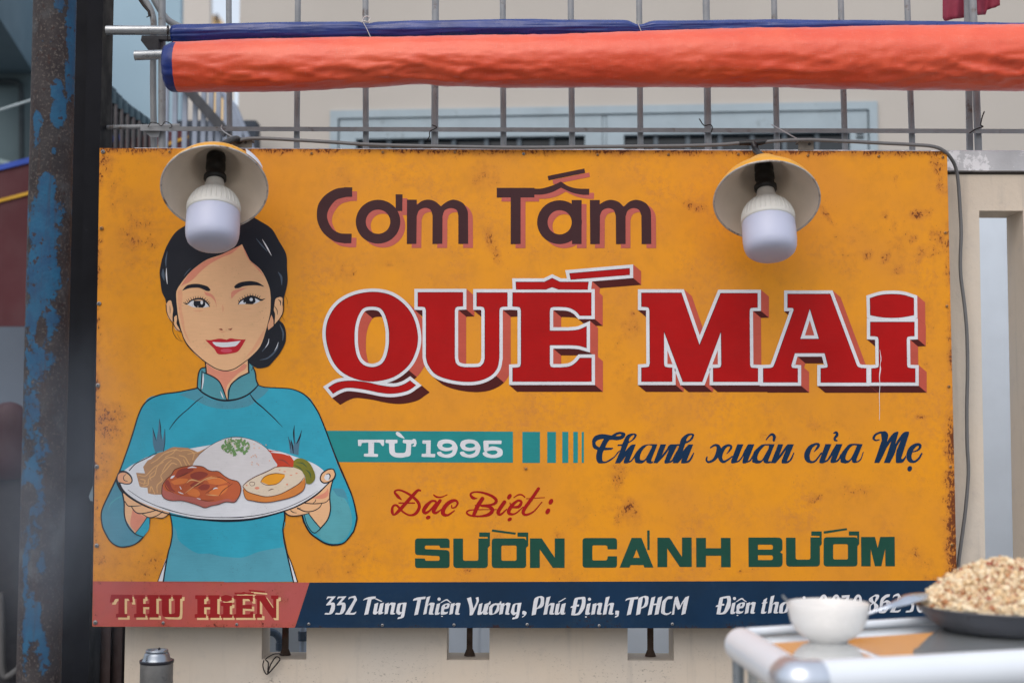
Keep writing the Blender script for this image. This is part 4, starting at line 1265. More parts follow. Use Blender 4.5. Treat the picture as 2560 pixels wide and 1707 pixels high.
for s in ('M 165 240 S 180 200 240 180 L 350 160 S 410 165 428 225 S 420 380 370 480 300 560 180 580 L 100 572 130 405 85 410 S 90 390 110 370 L 138 360 Z M 250 220 L 335 210 S 345 280 315 380 275 490 235 535 L 190 545 220 380 270 380 282 340 230 335 Z',
          'M 455 325 L 535 300 495 505 S 510 525 540 510 S 510 560 455 572 S 418 560 420 495 Z', 'E 508 218 36 36',
          'M 555 480 S 560 380 620 325 690 305 S 745 310 740 370 S 700 430 630 440 S 610 480 640 510 S 680 510 715 490 S 690 540 620 565 S 545 550 555 480 Z M 640 400 S 645 350 675 335 S 690 350 680 375 S 660 395 640 400 Z', 'E 577 598 22 14',
          'M 780 325 L 868 300 855 340 S 915 298 960 298 S 990 308 980 365 L 945 515 S 965 535 985 518 S 960 555 920 563 S 868 550 875 490 L 905 375 S 880 345 845 380 L 820 545 738 568 Z',
          'M 1165 250 L 1250 200 1225 300 1255 290 1245 325 1220 330 1185 500 S 1200 520 1240 510 S 1210 550 1150 565 S 1110 550 1115 495 L 1150 330 1120 335 1130 315 1155 305 Z',
          'M 1330 170 L 1415 145 1365 350 S 1420 300 1470 293 S 1510 300 1505 355 L 1470 510 S 1490 530 1508 515 S 1490 548 1440 558 S 1395 545 1400 485 L 1430 370 S 1405 340 1370 370 L 1340 540 1262 560 Z',
          'M 1520 470 S 1540 360 1620 300 1710 292 S 1750 320 1740 400 S 1700 520 1590 555 S 1520 545 1520 470 Z M 1600 490 S 1610 400 1650 340 1680 325 S 1690 360 1665 450 1625 530 S 1600 525 1600 490 Z',
          'M 2025 320 L 2105 295 2065 505 S 2080 525 2110 510 S 2080 560 2025 572 S 1988 560 1990 495 Z', 'E 2083 200 36 36',
          'M 1960 300 L 1920 500 S 1930 530 1960 515 S 1930 560 1870 560 S 1850 540 1850 530 S 1800 570 1790 560 1760 500 1790 400 1850 310 1900 300 Z M 1880 330 S 1840 350 1830 420 1830 500 1850 500 S 1880 480 1890 400 Z', 'E 1840 605 22 14'):
    pt.P(P5, s, Wt)
    word_end(s)
for s in ('M 1165 98 S 1225 105 1222 160 1165 240 S 1215 285 1205 340 1110 410 S 1060 400 1060 330 S 1075 280 1110 245 S 1060 215 1062 165 1165 98 Z M 1150 130 S 1120 150 1125 200 S 1150 225 1165 180 S 1175 135 1150 130 Z M 1135 255 S 1090 290 1085 350 S 1095 395 1120 380 S 1145 320 1135 255 Z',
          'M 1420 95 L 1408 135 1350 155 S 1310 200 1305 225 S 1360 195 1400 205 S 1435 240 1415 310 1340 410 1275 422 S 1225 410 1235 340 S 1260 180 1330 110 S 1370 95 1420 95 Z M 1300 250 S 1345 235 1355 260 S 1345 340 1295 390 S 1275 360 1300 250 Z',
          'M 1465 160 S 1480 115 1520 90 S 1570 80 1612 150 S 1600 190 1570 230 L 1500 375 1550 375 1605 350 S 1595 385 1555 410 L 1413 405 1545 180 S 1555 130 1530 125 S 1500 130 1465 160 Z',
          'M 1735 105 L 1850 85 1845 125 1760 135 1735 215 S 1830 220 1838 290 S 1810 390 1690 410 S 1690 390 1710 375 L 1755 375 S 1790 310 1775 250 S 1740 235 1712 245 Z',
          'M 580 115 L 722 105 S 700 200 620 405 L 560 405 S 600 250 670 150 L 590 155 Z'):
    pt.P(P6, s, Wt)
    word_end(s)
for x in (255, 470, 850, 1960):
    pt.P(P6, 'E %d 255 80 160 10 E %d 255 30 115 10' % (x, x), Wt)
pt.P(P6, 'M 2110 100 L 2230 85 S 2200 200 2130 405 L 2070 405 S 2110 250 2170 135 L 2110 145 Z', Wt)
pt.done('telephone_lettering', SIGN, 'white telephone digits partly hidden by the bowl and pan')
# ------------------------------------------------------------------ painted woman
T_BLUE = paint('paint_turquoise', rgb(52, 158, 184), .08)
T_GREY = paint('paint_grey_teal', rgb(84, 156, 176), .08)
T_CUFF = paint('paint_sea_green', rgb(88, 160, 172), .08)
T_COL = paint('paint_collar_teal', rgb(80, 146, 160), .08)
T_FOLD = paint('paint_slate', rgb(80, 116, 138), .06)
T_SL = paint('paint_dusty_turquoise', rgb(82, 142, 164), .08)
T_SH = paint('paint_grey_turquoise', rgb(76, 142, 162), .06)
INK = paint('paint_ink', rgb(30, 32, 42), .05, .2)
SKIN = paint('paint_skin', rgb(226, 178, 136), .03, .35)
SKIN_S = paint('paint_skin_rose', rgb(216, 140, 116), .05, .3)
SKIN_L = paint('paint_skin_blush', rgb(222, 162, 126), .04, .3)
HAIR = paint('paint_hair', rgb(32, 35, 44), .10, .2)
HAIR_L = paint('paint_hair_sheen', rgb(78, 90, 106), .12, .2)
LIP = paint('paint_lip', rgb(182, 38, 50), .08, .2)
LIP_L = paint('paint_lip_light', rgb(200, 78, 98), .05, .2)
NOST = paint('paint_nostril', rgb(140, 62, 52), .05, .2)
RICE = paint('paint_rice', rgb(206, 203, 206), .04, .4)
TAN = paint('paint_tan', rgb(172, 132, 100), .06, .3)
TAN_L = paint('paint_tan_light', rgb(205, 160, 112), .06, .3)
STEAK = paint('paint_steak', rgb(180, 92, 60), .16, .5)
STEAK_D = paint('paint_steak_dark', rgb(142, 66, 56), .14, .5)
STEAK_O = paint('paint_steak_orange', rgb(208, 118, 66), .12, .5)
STEAK_S = paint('paint_steak_side', rgb(172, 98, 90), .10, .5)
LINE_B = paint('paint_brown_line', rgb(88, 52, 44), .05, .2)
LOAF = paint('paint_loaf_orange', rgb(205, 128, 66), .10, .4)
LOAF_C = paint('paint_loaf_cream', rgb(214, 198, 178), .05, .5)
YOLK = paint('paint_yolk', rgb(224, 152, 44), .06, .2)
TOMATO = paint('paint_tomato', rgb(186, 66, 46), .16, .3)
PICKLE = paint('paint_pickle', rgb(122, 120, 48), .18, .3)
LEAF = paint('paint_scallion', rgb(106, 142, 92), .15, .3)
LEAF_D = paint('paint_scallion_dark', rgb(70, 92, 62), .1, .3)

Q1, Q2, Q3, Q4, Q5, Q6, Q7 = (Fr(x, y, 6.533) for x, y in ((380, 520), (380, 700), (420, 880), (240, 1080), (560, 1080), (240, 1260), (560, 1260)))
Q8 = Fr(240, 900, 2.703)
pt = Paint(.0014, 8e-6)

# tunic
pt.P(Q6, 'M 1165 830 S 1100 990 1010 1248 L 1100 1248 Z', P_WHITE)
pt.P(Q7, 'M 1035 790 S 1060 950 1135 1258 L 1200 1258 S 1130 1050 1035 790 Z', P_WHITE)
pt.P(Q8, 'M 450 225 S 360 250 320 300 285 370 240 520 170 720 130 810 60 960 S 33 1030 33 1056 54 1147 95 1217 141 1250 190 1258 256 1242 306 1205 343 1147 361 1089 360 1060 L 430 900 600 600 Z', T_BLUE)
pt.P(Q8, 'M 1400 228 S 1450 260 1500 350 1540 450 1580 560 1640 720 1700 850 1735 930 1756 1000 1761 1076 1730 1167 1676 1229 1610 1244 1552 1234 1494 1200 1444 1159 1407 1093 1395 1040 L 1350 900 1250 600 Z', T_BLUE)
pt.P(Q8, 'M 683 187 S 560 212 450 227 L 380 620 500 1035 S 515 1100 517 1180 500 1270 480 1310 L 455 1490 1335 1491 S 1310 1380 1280 1280 1262 1180 1278 1100 L 1275 1040 1390 640 1400 228 S 1330 195 1220 186 1140 178 1090 165 Z', T_BLUE)
pt.P(Q6, 'M 1250 340 S 1310 420 1340 560 1450 670 1650 790 1850 800 2080 850 2352 870 L 2352 1255 1110 1252 1170 850 1215 700 S 1260 500 1250 340 Z', T_GREY)
pt.P(Q7, 'M -10 870 L 0 850 S 300 860 560 770 800 720 985 690 L 1030 800 1125 1256 0 1262 Z', T_GREY)
pt.P(Q3, 'M 180 690 S 400 600 480 575 S 700 760 980 790 S 1300 720 1475 530 L 1650 600 S 1560 700 1450 780 1300 880 980 925 700 890 520 820 Z', T_SH)
pt.P(Q4, 'M 330 780 S 260 900 130 1190 95 1300 95 1400 130 1600 250 1780 460 1850 640 1810 740 1730 L 640 1650 S 500 1500 465 1350 L 440 980 Z', T_SL)
pt.P(Q5, 'M 1760 930 S 1950 1050 2060 1250 2090 1500 1990 1720 1800 1810 1600 1750 L 1500 1640 1580 1560 S 1740 1350 1735 1200 L 1725 1060 Z', T_CUFF)
pt.P(Q5, 'M 1770 910 S 1880 910 1970 950 2060 1220 S 1990 1080 1850 1030 1770 910 Z', T_SH)
pt.stroke(Q4, '430 1030 14 330 1080 20 240 1160 18 200 1260 10', T_CUFF)
pt.P(Q8, 'M 382 450 S 400 510 405 550 L 420 470 428 390 438 480 S 445 510 450 540 L 465 460 S 468 540 458 610 L 400 620 S 385 560 382 450 Z', T_FOLD)
pt.P(Q8, 'M 1298 512 L 1312 560 1318 530 1335 580 1340 435 1345 540 1352 560 1390 470 S 1378 540 1370 600 L 1368 640 1312 625 Z', T_FOLD)
for s in ('382 452 2 395 500 6 408 545 2', '428 392 2 436 450 6 440 530 2', '465 462 3 466 540 4 457 612 4'):
    pt.stroke(Q8, s, INK)
for s in ('1341 437 2 1336 490 10 1340 560 3', '1390 470 2 1376 520 10 1356 560 5', '1316 532 2 1326 570 10 1334 625 4', '1299 514 2 1312 560 5 1315 600 2'):
    pt.stroke(Q8, s, INK)
# collar
pt.P(Q3, 'M 610 240 L 540 260 S 500 330 485 440 480 570 L 540 630 S 700 740 950 775 L 960 760 S 880 540 830 470 S 760 400 640 350 L 610 300 Z', T_COL)
pt.P(Q3, 'M 1330 150 S 1400 240 1430 340 1440 460 1475 530 S 1400 600 1330 670 S 1200 760 975 772 S 980 600 1040 520 S 1150 400 1325 325 Z', T_COL)
pt.stroke(Q3, '575 345 10 572 450 28 555 590 12', P_WHITE)
pt.stroke(Q3, '855 630 6 880 690 18 905 750 8', P_WHITE)
OUTL = [
    (Q8, '683 187 5 560 212 5 430 232 5 340 278 5 290 360 5 240 520 5 170 720 5 130 815 6 60 960 5 36 1030 5 40 1100 5 54 1147 5 95 1217 5 141 1250 5 190 1258 5 256 1242 4 306 1205 5 343 1147 5 361 1089 5 358 1062 4'),
    (Q8, '1092 165 4 1140 180 4 1220 185 4 1330 195 4 1420 240 5 1490 330 5 1540 440 5 1600 600 5 1640 700 6 1700 840 6 1735 930 5 1760 1040 6 1761 1076 6 1745 1140 5 1730 1167 5 1676 1229 5 1610 1244 7 1552 1234 7 1494 1200 6 1444 1159 6 1407 1093 7 1395 1050 7'),
    (Q6, '1210 150 18 1240 320 18 1245 480 18 1220 640 18 1190 740 18 1165 850 20 1130 1050 20 1100 1248 20'), (Q6, '1168 850 10 1080 1060 12 1010 1248 12'),
    (Q7, '985 110 22 992 220 22 970 330 18 962 430 18 985 580 20 1030 800 22 1080 1020 20 1135 1258 18'), (Q7, '1035 790 10 1110 980 14 1200 1258 14'),
    (Q3, '575 715 6 460 800 12 340 910 12 200 1030 12 100 1140 12 20 1255 6'), (Q3, '1340 680 10 1420 790 20 1560 910 16 1720 1060 14 1870 1215 5'),
    (Q3, '480 572 18 560 650 22 700 730 24 850 775 26 980 782 26 1150 755 24 1300 690 22 1400 610 20 1475 530 16'),
    (Q3, '610 245 18 540 262 18 500 340 18 485 450 18 478 575 18'), (Q3, '555 290 12 550 450 16 538 620 14'), (Q3, '1390 240 16 1425 330 18 1440 450 18 1475 530 20'), (Q3, '1338 165 8 1385 240 8 1360 295 8'),
]
for fr, s in OUTL:
    kw = 1.75 if fr is Q8 else 1.15
    v = [float(q) for q in s.split()]
    pt.stroke(fr, [(v[j], v[j + 1], v[j + 2] * kw) for j in range(0, len(v), 3)], INK)
pt.z = .0016
W_TUNIC = pt.done('tunic', SIGN, 'painted turquoise high-collared tunic of the woman')

# hair and bun
pt.z = .0017
pt.P(Q2, 'M 2080 650 S 2150 720 2185 830 2185 980 2150 1080 S 2080 1200 1980 1320 S 1900 1400 1800 1430 S 1720 1430 1660 1400 S 1590 1350 1560 1270 S 1750 1100 1800 980 1880 810 Z', HAIR)
pt.P(Q2, 'M 215 300 S 160 180 135 0 S 125 -150 160 -340 S 240 -560 380 -780 560 -906 S 850 -1080 1100 -1110 S 1500 -1100 1720 -996 S 1950 -846 2070 -650 2190 -430 2205 -200 2215 0 2190 150 2160 260 L 2140 400 2000 740 1890 800 1700 1200 600 1000 480 840 330 650 235 400 Z', HAIR)
for fr, s in ((Q2, '1905 950 6 1890 1040 24 1800 1160 8'), (Q2, '2070 1000 6 2030 1130 24 1900 1260 22 1760 1300 6'), (Q2, '2090 720 8 2140 850 28 2135 980 10'),
              (Q1, '1700 490 6 1790 600 20 1880 700 8'), (Q1, '180 990 10 180 1080 50 200 1180 8'), (Q1, '520 1110 5 570 1040 14 640 970 4'), (Q1, '2060 1040 8 2110 1120 34 2120 1250 8'),
              (Q1, '250 700 6 225 850 26 230 960 6')):
    pt.stroke(fr, s, HAIR_L)
for fr, s in ((Q1, '1800 505 4 1880 640 22 1950 770 6'), (Q1, '235 975 6 236 1100 22 250 1235 6'), (Q2, '2062 1010 4 2040 1080 12 2000 1150 4'), (Q2, '1912 950 4 1895 1030 14 1850 1100 4')):
    pt.stroke(fr, s, P_WHITE)
for s in ('340 700 10 340 830 8 400 940 7 490 1000 3', '2165 230 3 2210 330 5 2210 390 3', '410 860 2 440 930 4 500 1000 2', '2120 570 3 2150 630 4 2170 665 2'):
    pt.stroke(Q2, s, INK)
pt.done('hair', SIGN, 'painted black hair with a low bun')

# face, ears, neck
pt.z = .0020
pt.P(Q3, 'M 620 150 L 640 350 S 780 420 850 500 900 600 960 765 L 975 765 S 975 620 1030 530 1150 400 1320 322 L 1310 100 Z', SKIN)
pt.P(Q3, 'M 635 180 L 640 345 S 760 400 830 470 900 580 940 690 S 960 560 1010 480 1140 350 1260 270 1290 200 L 1240 180 S 1100 290 940 305 780 270 635 180 Z', SKIN_S)
for s in ('612 165 20 622 280 22 625 345 20', '570 322 14 640 350 18 760 410 20 840 480 20 900 600 20 957 765 16', '1310 105 20 1318 320 24', '1325 325 20 1180 400 20 1050 500 20 1000 600 20 978 770 18'):
    pt.stroke(Q3, s, INK)
pt.P(Q2, 'M 240 480 S 230 400 270 330 S 310 330 330 400 S 345 480 335 560 335 690 S 260 600 240 480 Z', SKIN)
pt.P(Q2, 'M 362 600 S 400 570 410 630 S 400 700 430 760 470 840 S 380 800 362 740 Z', SKIN)
pt.P(Q2, 'M 2000 730 S 2010 560 1990 480 2000 400 S 2020 300 2090 270 S 2130 290 2130 380 S 2130 520 2080 640 2000 730 Z', SKIN)
pt.P(Q2, 'M 1950 560 S 1980 640 1985 740 L 1900 810 S 1890 740 1920 650 Z', SKIN_L)
pt.P(Q2, 'M 400 350 S 400 180 480 40 600 -110 720 -220 900 -340 1100 -410 1300 -490 1470 -590 S 1520 -480 1600 -330 1760 -190 1850 -50 1920 130 1940 290 S 1930 520 1890 700 1840 880 1780 1050 1700 1160 1560 1290 1400 1420 1200 1475 S 1050 1460 900 1360 700 1200 560 1020 490 850 430 600 400 350 Z', SKIN)
pt.P(Q2, 'M 470 95 S 600 -105 720 -215 900 -335 1100 -405 1468 -585 S 1300 -440 1150 -380 950 -270 800 -150 650 0 500 80 Z', SKIN_S)
pt.P(Q2, 'M 1472 -585 L 1600 -325 1757 -186 1850 -40 S 1780 -120 1670 -240 1550 -380 1472 -585 Z', SKIN_S)
pt.P(Q2, 'M 420 180 S 430 420 465 620 530 870 640 1040 S 545 820 520 640 485 440 500 250 480 140 Z', SKIN_L)
pt.P(Q2, 'M 1860 760 S 1800 960 1740 1060 1640 1180 1520 1270 S 1640 1110 1730 960 1860 760 Z', SKIN_L)
pt.P(Q2, 'M 850 180 S 980 230 1040 330 1060 470 S 1030 350 960 270 880 240 850 180 Z', SKIN_S)
pt.P(Q2, 'M 1290 270 S 1300 190 1380 150 1560 115 S 1430 180 1360 230 1300 300 Z', SKIN_S)
pt.stroke(Q2, '1150 400 10 1160 460 30 1155 520 8', SKIN_L)
pt.stroke(Q2, '670 495 6 760 500 22 850 490 6', SKIN_L)
pt.stroke(Q2, '1500 460 6 1560 470 18 1620 460 6', SKIN_L)
pt.stroke(Q2, '1090 820 4 1155 842 24 1220 830 4', SKIN_L)
pt.P(Q2, 'M 1085 795 S 1130 785 1155 800 L 1150 815 S 1120 810 1085 795 Z', NOST)
pt.P(Q2, 'M 1235 795 S 1270 790 1315 775 S 1290 810 1255 805 Z', NOST)
for s in ('480 830 12 520 950 14 600 1080 20 750 1230 14 900 1350 14 1050 1440 14 1200 1475 14 1350 1440 14 1500 1340 12 1580 1280 10',
          '230 400 14 242 520 12 290 630 10 340 695 12 400 790 12 490 850 8', '2060 310 6 2100 350 18 2095 410 6', '2000 420 8 2040 480 12 2050 560 6', '290 410 4 295 470 10 295 540 5',
          '2150 320 12 2145 500 14 2090 620 14 2000 725 12'):
    pt.stroke(Q2, s, INK)
pt.P(Q2, 'M 490 170 S 560 90 640 62 760 58 900 95 950 145 L 955 160 S 930 175 890 172 S 780 125 700 120 600 130 490 170 Z', INK)
pt.P(Q2, 'M 1340 110 S 1370 70 1450 30 1600 10 1720 30 1800 75 1835 105 S 1750 85 1650 80 1500 95 1420 125 1360 130 Z', INK)
pt.P(Q2, 'M 570 390 S 640 340 700 330 850 340 940 425 S 880 440 820 445 700 440 650 430 Z', P_WHITE)
pt.P(Q2, 'M 1415 390 S 1450 330 1500 305 1680 270 1780 320 S 1730 360 1640 385 1500 385 1415 390 Z', P_WHITE)
pt.P(Q2, 'M 685 330 L 860 335 S 870 400 830 445 L 720 440 S 680 400 685 330 Z', INK)
pt.P(Q2, 'M 1500 300 S 1600 250 1680 290 S 1690 350 1640 390 L 1530 385 S 1490 350 1500 300 Z', INK)
pt.stroke(Q2, '510 360 8 570 385 18 640 330 22 740 300 28 830 310 28 900 370 25 940 425 14', INK)
pt.stroke(Q2, '1410 390 14 1440 340 20 1520 290 28 1620 260 32 1710 285 30 1780 320 30 1850 295 5', INK)
for x, y, x2, y2 in ((560, 375, 535, 340), (585, 350, 560, 315), (610, 335, 590, 295), (645, 315, 630, 275), (680, 300, 672, 262), (715, 292, 710, 255), (750, 288, 755, 252), (785, 290, 795, 262), (820, 295, 835, 268), (855, 310, 880, 280), (885, 335, 915, 310), (910, 360, 940, 335), (925, 385, 950, 365),
                     (1425, 350, 1405, 315), (1450, 325, 1430, 285), (1485, 300, 1468, 260), (1525, 278, 1510, 238), (1565, 262, 1555, 222), (1605, 250, 1602, 210), (1645, 250, 1650, 215), (1685, 262, 1695, 222), (1715, 272, 1735, 238), (1745, 290, 1772, 250)):
    pt.stroke(Q2, '%d %d 12 %d %d 4' % (x, y, x2, y2), INK, smooth=False)
for s in ('E 812 360 22 34', 'E 1620 312 28 28', 'E 750 426 8 8', 'E 1522 366 12 10'):
    pt.P(Q2, s, P_WHITE)
pt.P(Q2, 'M 870 970 L 960 975 S 1100 950 1180 960 1220 968 S 1280 945 1350 955 1450 965 L 1532 962 S 1450 1100 1380 1170 1200 1205 S 1080 1200 1020 1120 S 940 1040 870 970 Z', LIP)
pt.P(Q2, 'E 1215 1145 95 32', LIP_L)
pt.P(Q2, 'M 985 1005 S 1200 1010 1450 985 S 1380 1060 1320 1080 1150 1090 1050 1070 S 1010 1040 985 1005 Z', P_WHITE)
pt.done('face', SIGN, 'painted smiling face, ears and neck of the woman')

# forearms, plate, hands
HAND_L = ('430 980 22 460 1150 22 465 1350 20 520 1520 20 640 1650 18 770 1702 12', '640 1641 10 740 1520 12 830 1385 14', '470 1120 14 520 1190 16 600 1200 16 740 1190 10', '580 1210 14 640 1290 16 720 1320 18 860 1300 16 1000 1260 12',
          '760 1330 10 860 1385 16 960 1370 16 1050 1320 14 1090 1280 10', '990 1385 12 1080 1395 14 1150 1360 12 1205 1310 12')
pt.z = .0022
pt.P(Q4, 'M 830 1380 L 640 1641 770 1700 S 860 1580 872 1456 L 870 1385 Z', T_BLUE)
pt.P(Q4, 'M 440 960 L 465 1150 S 480 1380 540 1510 640 1641 L 830 1380 900 1390 S 960 1380 1000 1388 S 1100 1400 1190 1330 L 1200 1310 800 1100 Z', SKIN)
pt.P(Q4, 'M 600 1230 S 680 1310 830 1380 L 650 1620 S 560 1500 600 1230 Z', SKIN_S)
for s in HAND_L:
    pt.stroke(Q4, s, INK)
pt.done('hand', SIGN, 'painted left-hand side hand under the plate')
pt.P(Q5, 'M 1310 1320 L 1375 1310 1575 1555 S 1520 1640 1450 1620 S 1340 1500 1310 1320 Z', T_CUFF)
pt.P(Q5, 'M 1690 800 L 1780 760 S 1740 900 1720 1080 S 1740 1200 1735 1300 1680 1440 1575 1550 L 1380 1310 S 1290 1350 1100 1355 990 1290 S 1000 1270 1040 1260 L 1180 1150 1400 1040 Z', SKIN)
pt.P(Q5, 'M 1700 900 S 1640 980 1440 1070 S 1600 1080 1690 1040 1710 980 Z', SKIN_S)
for s in ('1785 750 18 1745 900 18 1725 1050 18 1738 1250 18 1690 1420 18 1575 1560 18', '1720 1080 12 1650 1140 14 1480 1160 16 1320 1150 16', '1600 1150 12 1560 1220 14 1450 1280 16 1320 1285 18 1200 1230 20', '985 1290 22 1050 1345 18 1150 1360 16 1290 1340 16 1400 1310 10',
          '1090 1270 14 1130 1300 14 1185 1310 8', '1500 1085 6 1490 1120 12 1455 1150 8', '1255 1225 6 1205 1250 10', '1375 1310 14 1470 1440 14 1575 1555 14', '1310 1330 10 1350 1480 14 1420 1600 14 1480 1635 14 1540 1600 14 1580 1555 14'):
    pt.stroke(Q5, s, INK)
pt.done('hand', SIGN, 'painted right-hand side hand under the plate')
pt.P(Q8, 'M 155 780 S 200 735 270 690 380 640 600 600 900 560 1200 605 1350 650 1480 700 1570 770 L 1592 800 S 1520 880 1400 960 1280 1015 1100 1060 920 1075 700 1066 500 1025 300 955 190 880 150 810 Z', P_WHITE)
for s in ('148 795 4 188 885 11 300 965 9 450 1024 6 600 1058 6 750 1075 9 900 1081 12 1050 1070 10 1200 1037 7 1350 987 7 1480 912 8 1575 825 5', '215 872 2 330 945 3 500 1012 3 700 1052 3 900 1060 4 1080 1046 4 1250 1006 3 1400 942 3 1500 880 1',
          '225 742 5 270 695 5 350 655 5 410 622 3', '430 985 1 520 1015 2 640 1045 1', '790 1058 1 920 1062 2 1000 1060 1'):
    v = [float(q) for q in s.split()]
    pt.stroke(Q8, [(v[j], v[j + 1], v[j + 2] * 1.35) for j in range(0, len(v), 3)], INK)
pt.P(Q4, 'O 360 700 400 655 480 650 560 700 590 780 560 830 480 835 390 815 355 770', SKIN_L)
pt.P(Q4, 'O 470 700 520 680 570 730 580 790 530 810 470 770', SKIN)
pt.stroke(Q4, '355 680 16 400 640 34 480 640 30 560 700 24 590 780 20 560 830 18 480 838 16 390 815 16', INK)
pt.stroke(Q4, '490 680 8 450 720 12 460 775 14 520 795 6', INK)
pt.stroke(Q4, '335 720 12 345 810 30 400 920 40 440 980 26', INK)
pt.P(Q5, 'O 1790 605 1815 680 1780 760 1700 810 1620 815 1575 760 1600 670 1680 610 1740 595', SKIN)
pt.P(Q5, 'O 1680 670 1730 700 1720 770 1670 780 1635 730', P_WHITE)
pt.stroke(Q5, '1670 685 8 1710 670 16 1735 710 18 1715 760 10', INK)
pt.stroke(Q5, '1790 600 16 1818 680 20 1785 760 22 1700 812 22 1620 818 22 1572 760 20 1600 670 20 1680 610 20 1740 592 20 1792 602 16', INK)
pt.done('plate', SIGN, 'painted white oval plate with both thumbs on the rim')
# food on the plate
pt.P(Q4, 'M 655 655 L 800 665 770 560 S 840 460 900 430 S 1000 340 1100 310 S 1250 240 1340 240 1500 250 S 1600 290 1660 320 L 1840 235 S 1700 350 1650 420 S 1620 500 1600 540 L 1280 640 1080 840 1080 1010 S 950 1010 850 990 L 840 900 S 740 890 710 870 S 680 760 655 655 Z', TAN)
for s in ('690 690 14 800 710 18 880 640 18 960 560 18 1100 480 14', '760 880 14 850 850 18 860 760 18 960 690 18 1000 560 16 1130 430 18 1250 405 18 1350 450 18 1400 540 14', '1000 980 12 1000 860 18 1080 780 18 1060 700 16 1150 600 18 1240 500 20 1320 520 14',
          '900 500 14 1000 440 18 1100 350 16 1200 310 18 1320 270 14', '1130 400 14 1250 340 16 1300 290 16 1400 300 12', '1360 370 16 1450 400 18 1500 480 18 1540 540 12', '1400 290 14 1520 290 18 1600 340 18 1580 440 14', '1500 350 12 1620 330 14 1740 300 10',
          '880 960 14 900 880 20 960 1000 12', '730 760 16 800 780 24 780 850 14', '1080 640 12 1150 520 18 1230 450 14', '1430 440 12 1480 540 16', '700 800 10 760 830 14 840 820 10', '900 780 10 880 700 16 960 620 10'):
    pt.stroke(Q4, s, TAN_L)
pt.P(Q8, 'M 640 790 S 660 690 740 600 850 533 940 517 1060 535 1150 590 1200 680 1222 720 L 1100 850 800 850 Z', RICE)
pt.stroke(Q8, '690 640 2 760 582 3 850 535 3 940 516 4 1040 530 3 1120 568 3 1185 620 3', INK)
rnd = random.Random(5)
for k in range(130):
    t, r = rnd.random() * 6.28, math.sqrt(rnd.random())
    x, y = 945 + math.cos(t) * r * 98, 582 + math.sin(t) * r * 52 - 12 * (1 - r)
    a = rnd.random() * 3.14
    L2 = rnd.uniform(5, 13)
    mt = rnd.choice((LEAF, LEAF, LEAF, LEAF, LEAF_D, LOAF_C))
    wd = rnd.uniform(10, 19) if mt is LEAF else rnd.uniform(3, 5)
    pt.stroke(Q8, [(x - math.cos(a) * L2, y - math.sin(a) * L2, wd * .5), (x, y + 2, wd), (x + math.cos(a) * L2, y + math.sin(a) * L2, wd * .5)], mt)
for k in range(14):
    x, y = rnd.uniform(1040, 1190), rnd.uniform(560, 720)
    pt.P(Q8, 'E %.0f %.0f 5 3 %d' % (x, y, rnd.randint(0, 90)), SKIN_L)
pt.P(Q5, 'M 705 280 S 800 300 880 300 1000 340 1080 380 1140 460 L 1135 560 850 560 S 870 520 800 420 760 330 705 280 Z', TOMATO)
pt.stroke(Q5, '770 320 8 860 320 28 960 335 24 1060 375 6', P_WHITE)
pt.stroke(Q5, '880 440 6 980 460 26 1080 540 8', STEAK_D)
pt.P(Q5, 'M 1140 460 S 1200 420 1300 430 1400 500 1470 630 1490 720 1460 800 1400 840 1340 830 L 1320 700 S 1250 620 1130 560 Z', PICKLE)
for s in ('1180 490 6 1280 500 20 1350 560 8', '1330 600 6 1400 660 24 1420 740 8', '1150 530 6 1230 570 18 1290 630 6'):
    pt.stroke(Q5, s, LEAF_D)
pt.P(Q4, 'M 1080 870 S 1070 960 1080 1020 1130 1080 1240 1110 1400 1110 1560 1150 1680 1190 1780 1225 1880 1195 2000 1170 2120 1130 2260 1135 2300 1080 2350 1030 L 2365 900 1500 800 Z', STEAK_S)
pt.P(Q4, 'M 1085 850 S 1150 760 1230 690 1280 610 1370 570 1480 548 1600 540 1740 555 1830 610 1900 630 2000 635 2100 710 2200 765 2310 795 2360 870 2365 950 2330 1050 2240 1110 S 2150 1080 2050 1100 S 1900 1130 1740 1110 1600 1060 1400 1030 1250 980 S 1120 940 1085 850 Z', STEAK)
for s, mt in (('M 1290 720 S 1340 620 1450 580 1600 600 1480 680 1330 740 Z', STEAK_D), ('M 1540 680 S 1640 640 1760 640 1830 680 1740 750 1620 780 1540 720 Z', STEAK_D), ('M 1530 860 S 1620 800 1700 830 1640 880 1560 890 Z', STEAK_D), ('M 1660 900 S 1750 840 1860 860 1820 930 1720 940 Z', STEAK_D),
              ('M 1120 820 S 1160 770 1200 800 1240 900 1300 970 1200 940 Z', STEAK_D), ('M 1800 760 S 1900 700 2040 740 2160 800 2000 850 1850 830 Z', STEAK_O), ('M 1850 960 S 2000 880 2150 860 2120 960 1990 1030 1850 1000 Z', STEAK_O), ('M 1480 980 S 1560 920 1650 930 1700 1000 1650 1050 1520 1020 Z', STEAK_O),
              ('M 1220 800 S 1350 750 1500 760 1440 830 1280 850 Z', STEAK_O)):
    pt.P(Q4, s, mt)
for s in ('1480 820 5 1560 770 22 1700 800 8', '1450 990 5 1640 850 14 1800 750 14 1900 720 5', '1800 1010 5 1900 1020 16 2000 1030 5', '1780 780 5 1900 740 14 1980 740 5'):
    pt.stroke(Q4, s, TAN_L)
for s in ('1330 730 6 1430 690 12 1505 650 6', '1590 885 6 1680 850 12 1760 810 6', '1790 990 6 1900 920 12 1990 860 6', '2010 1030 6 2080 940 12 2230 830 6', '1900 710 5 2050 740 10 2190 830 5', '1120 830 5 1160 920 12 1270 985 6', '1700 1095 6 1800 1112 12 1930 1105 6'):
    pt.stroke(Q4, s, LINE_B)
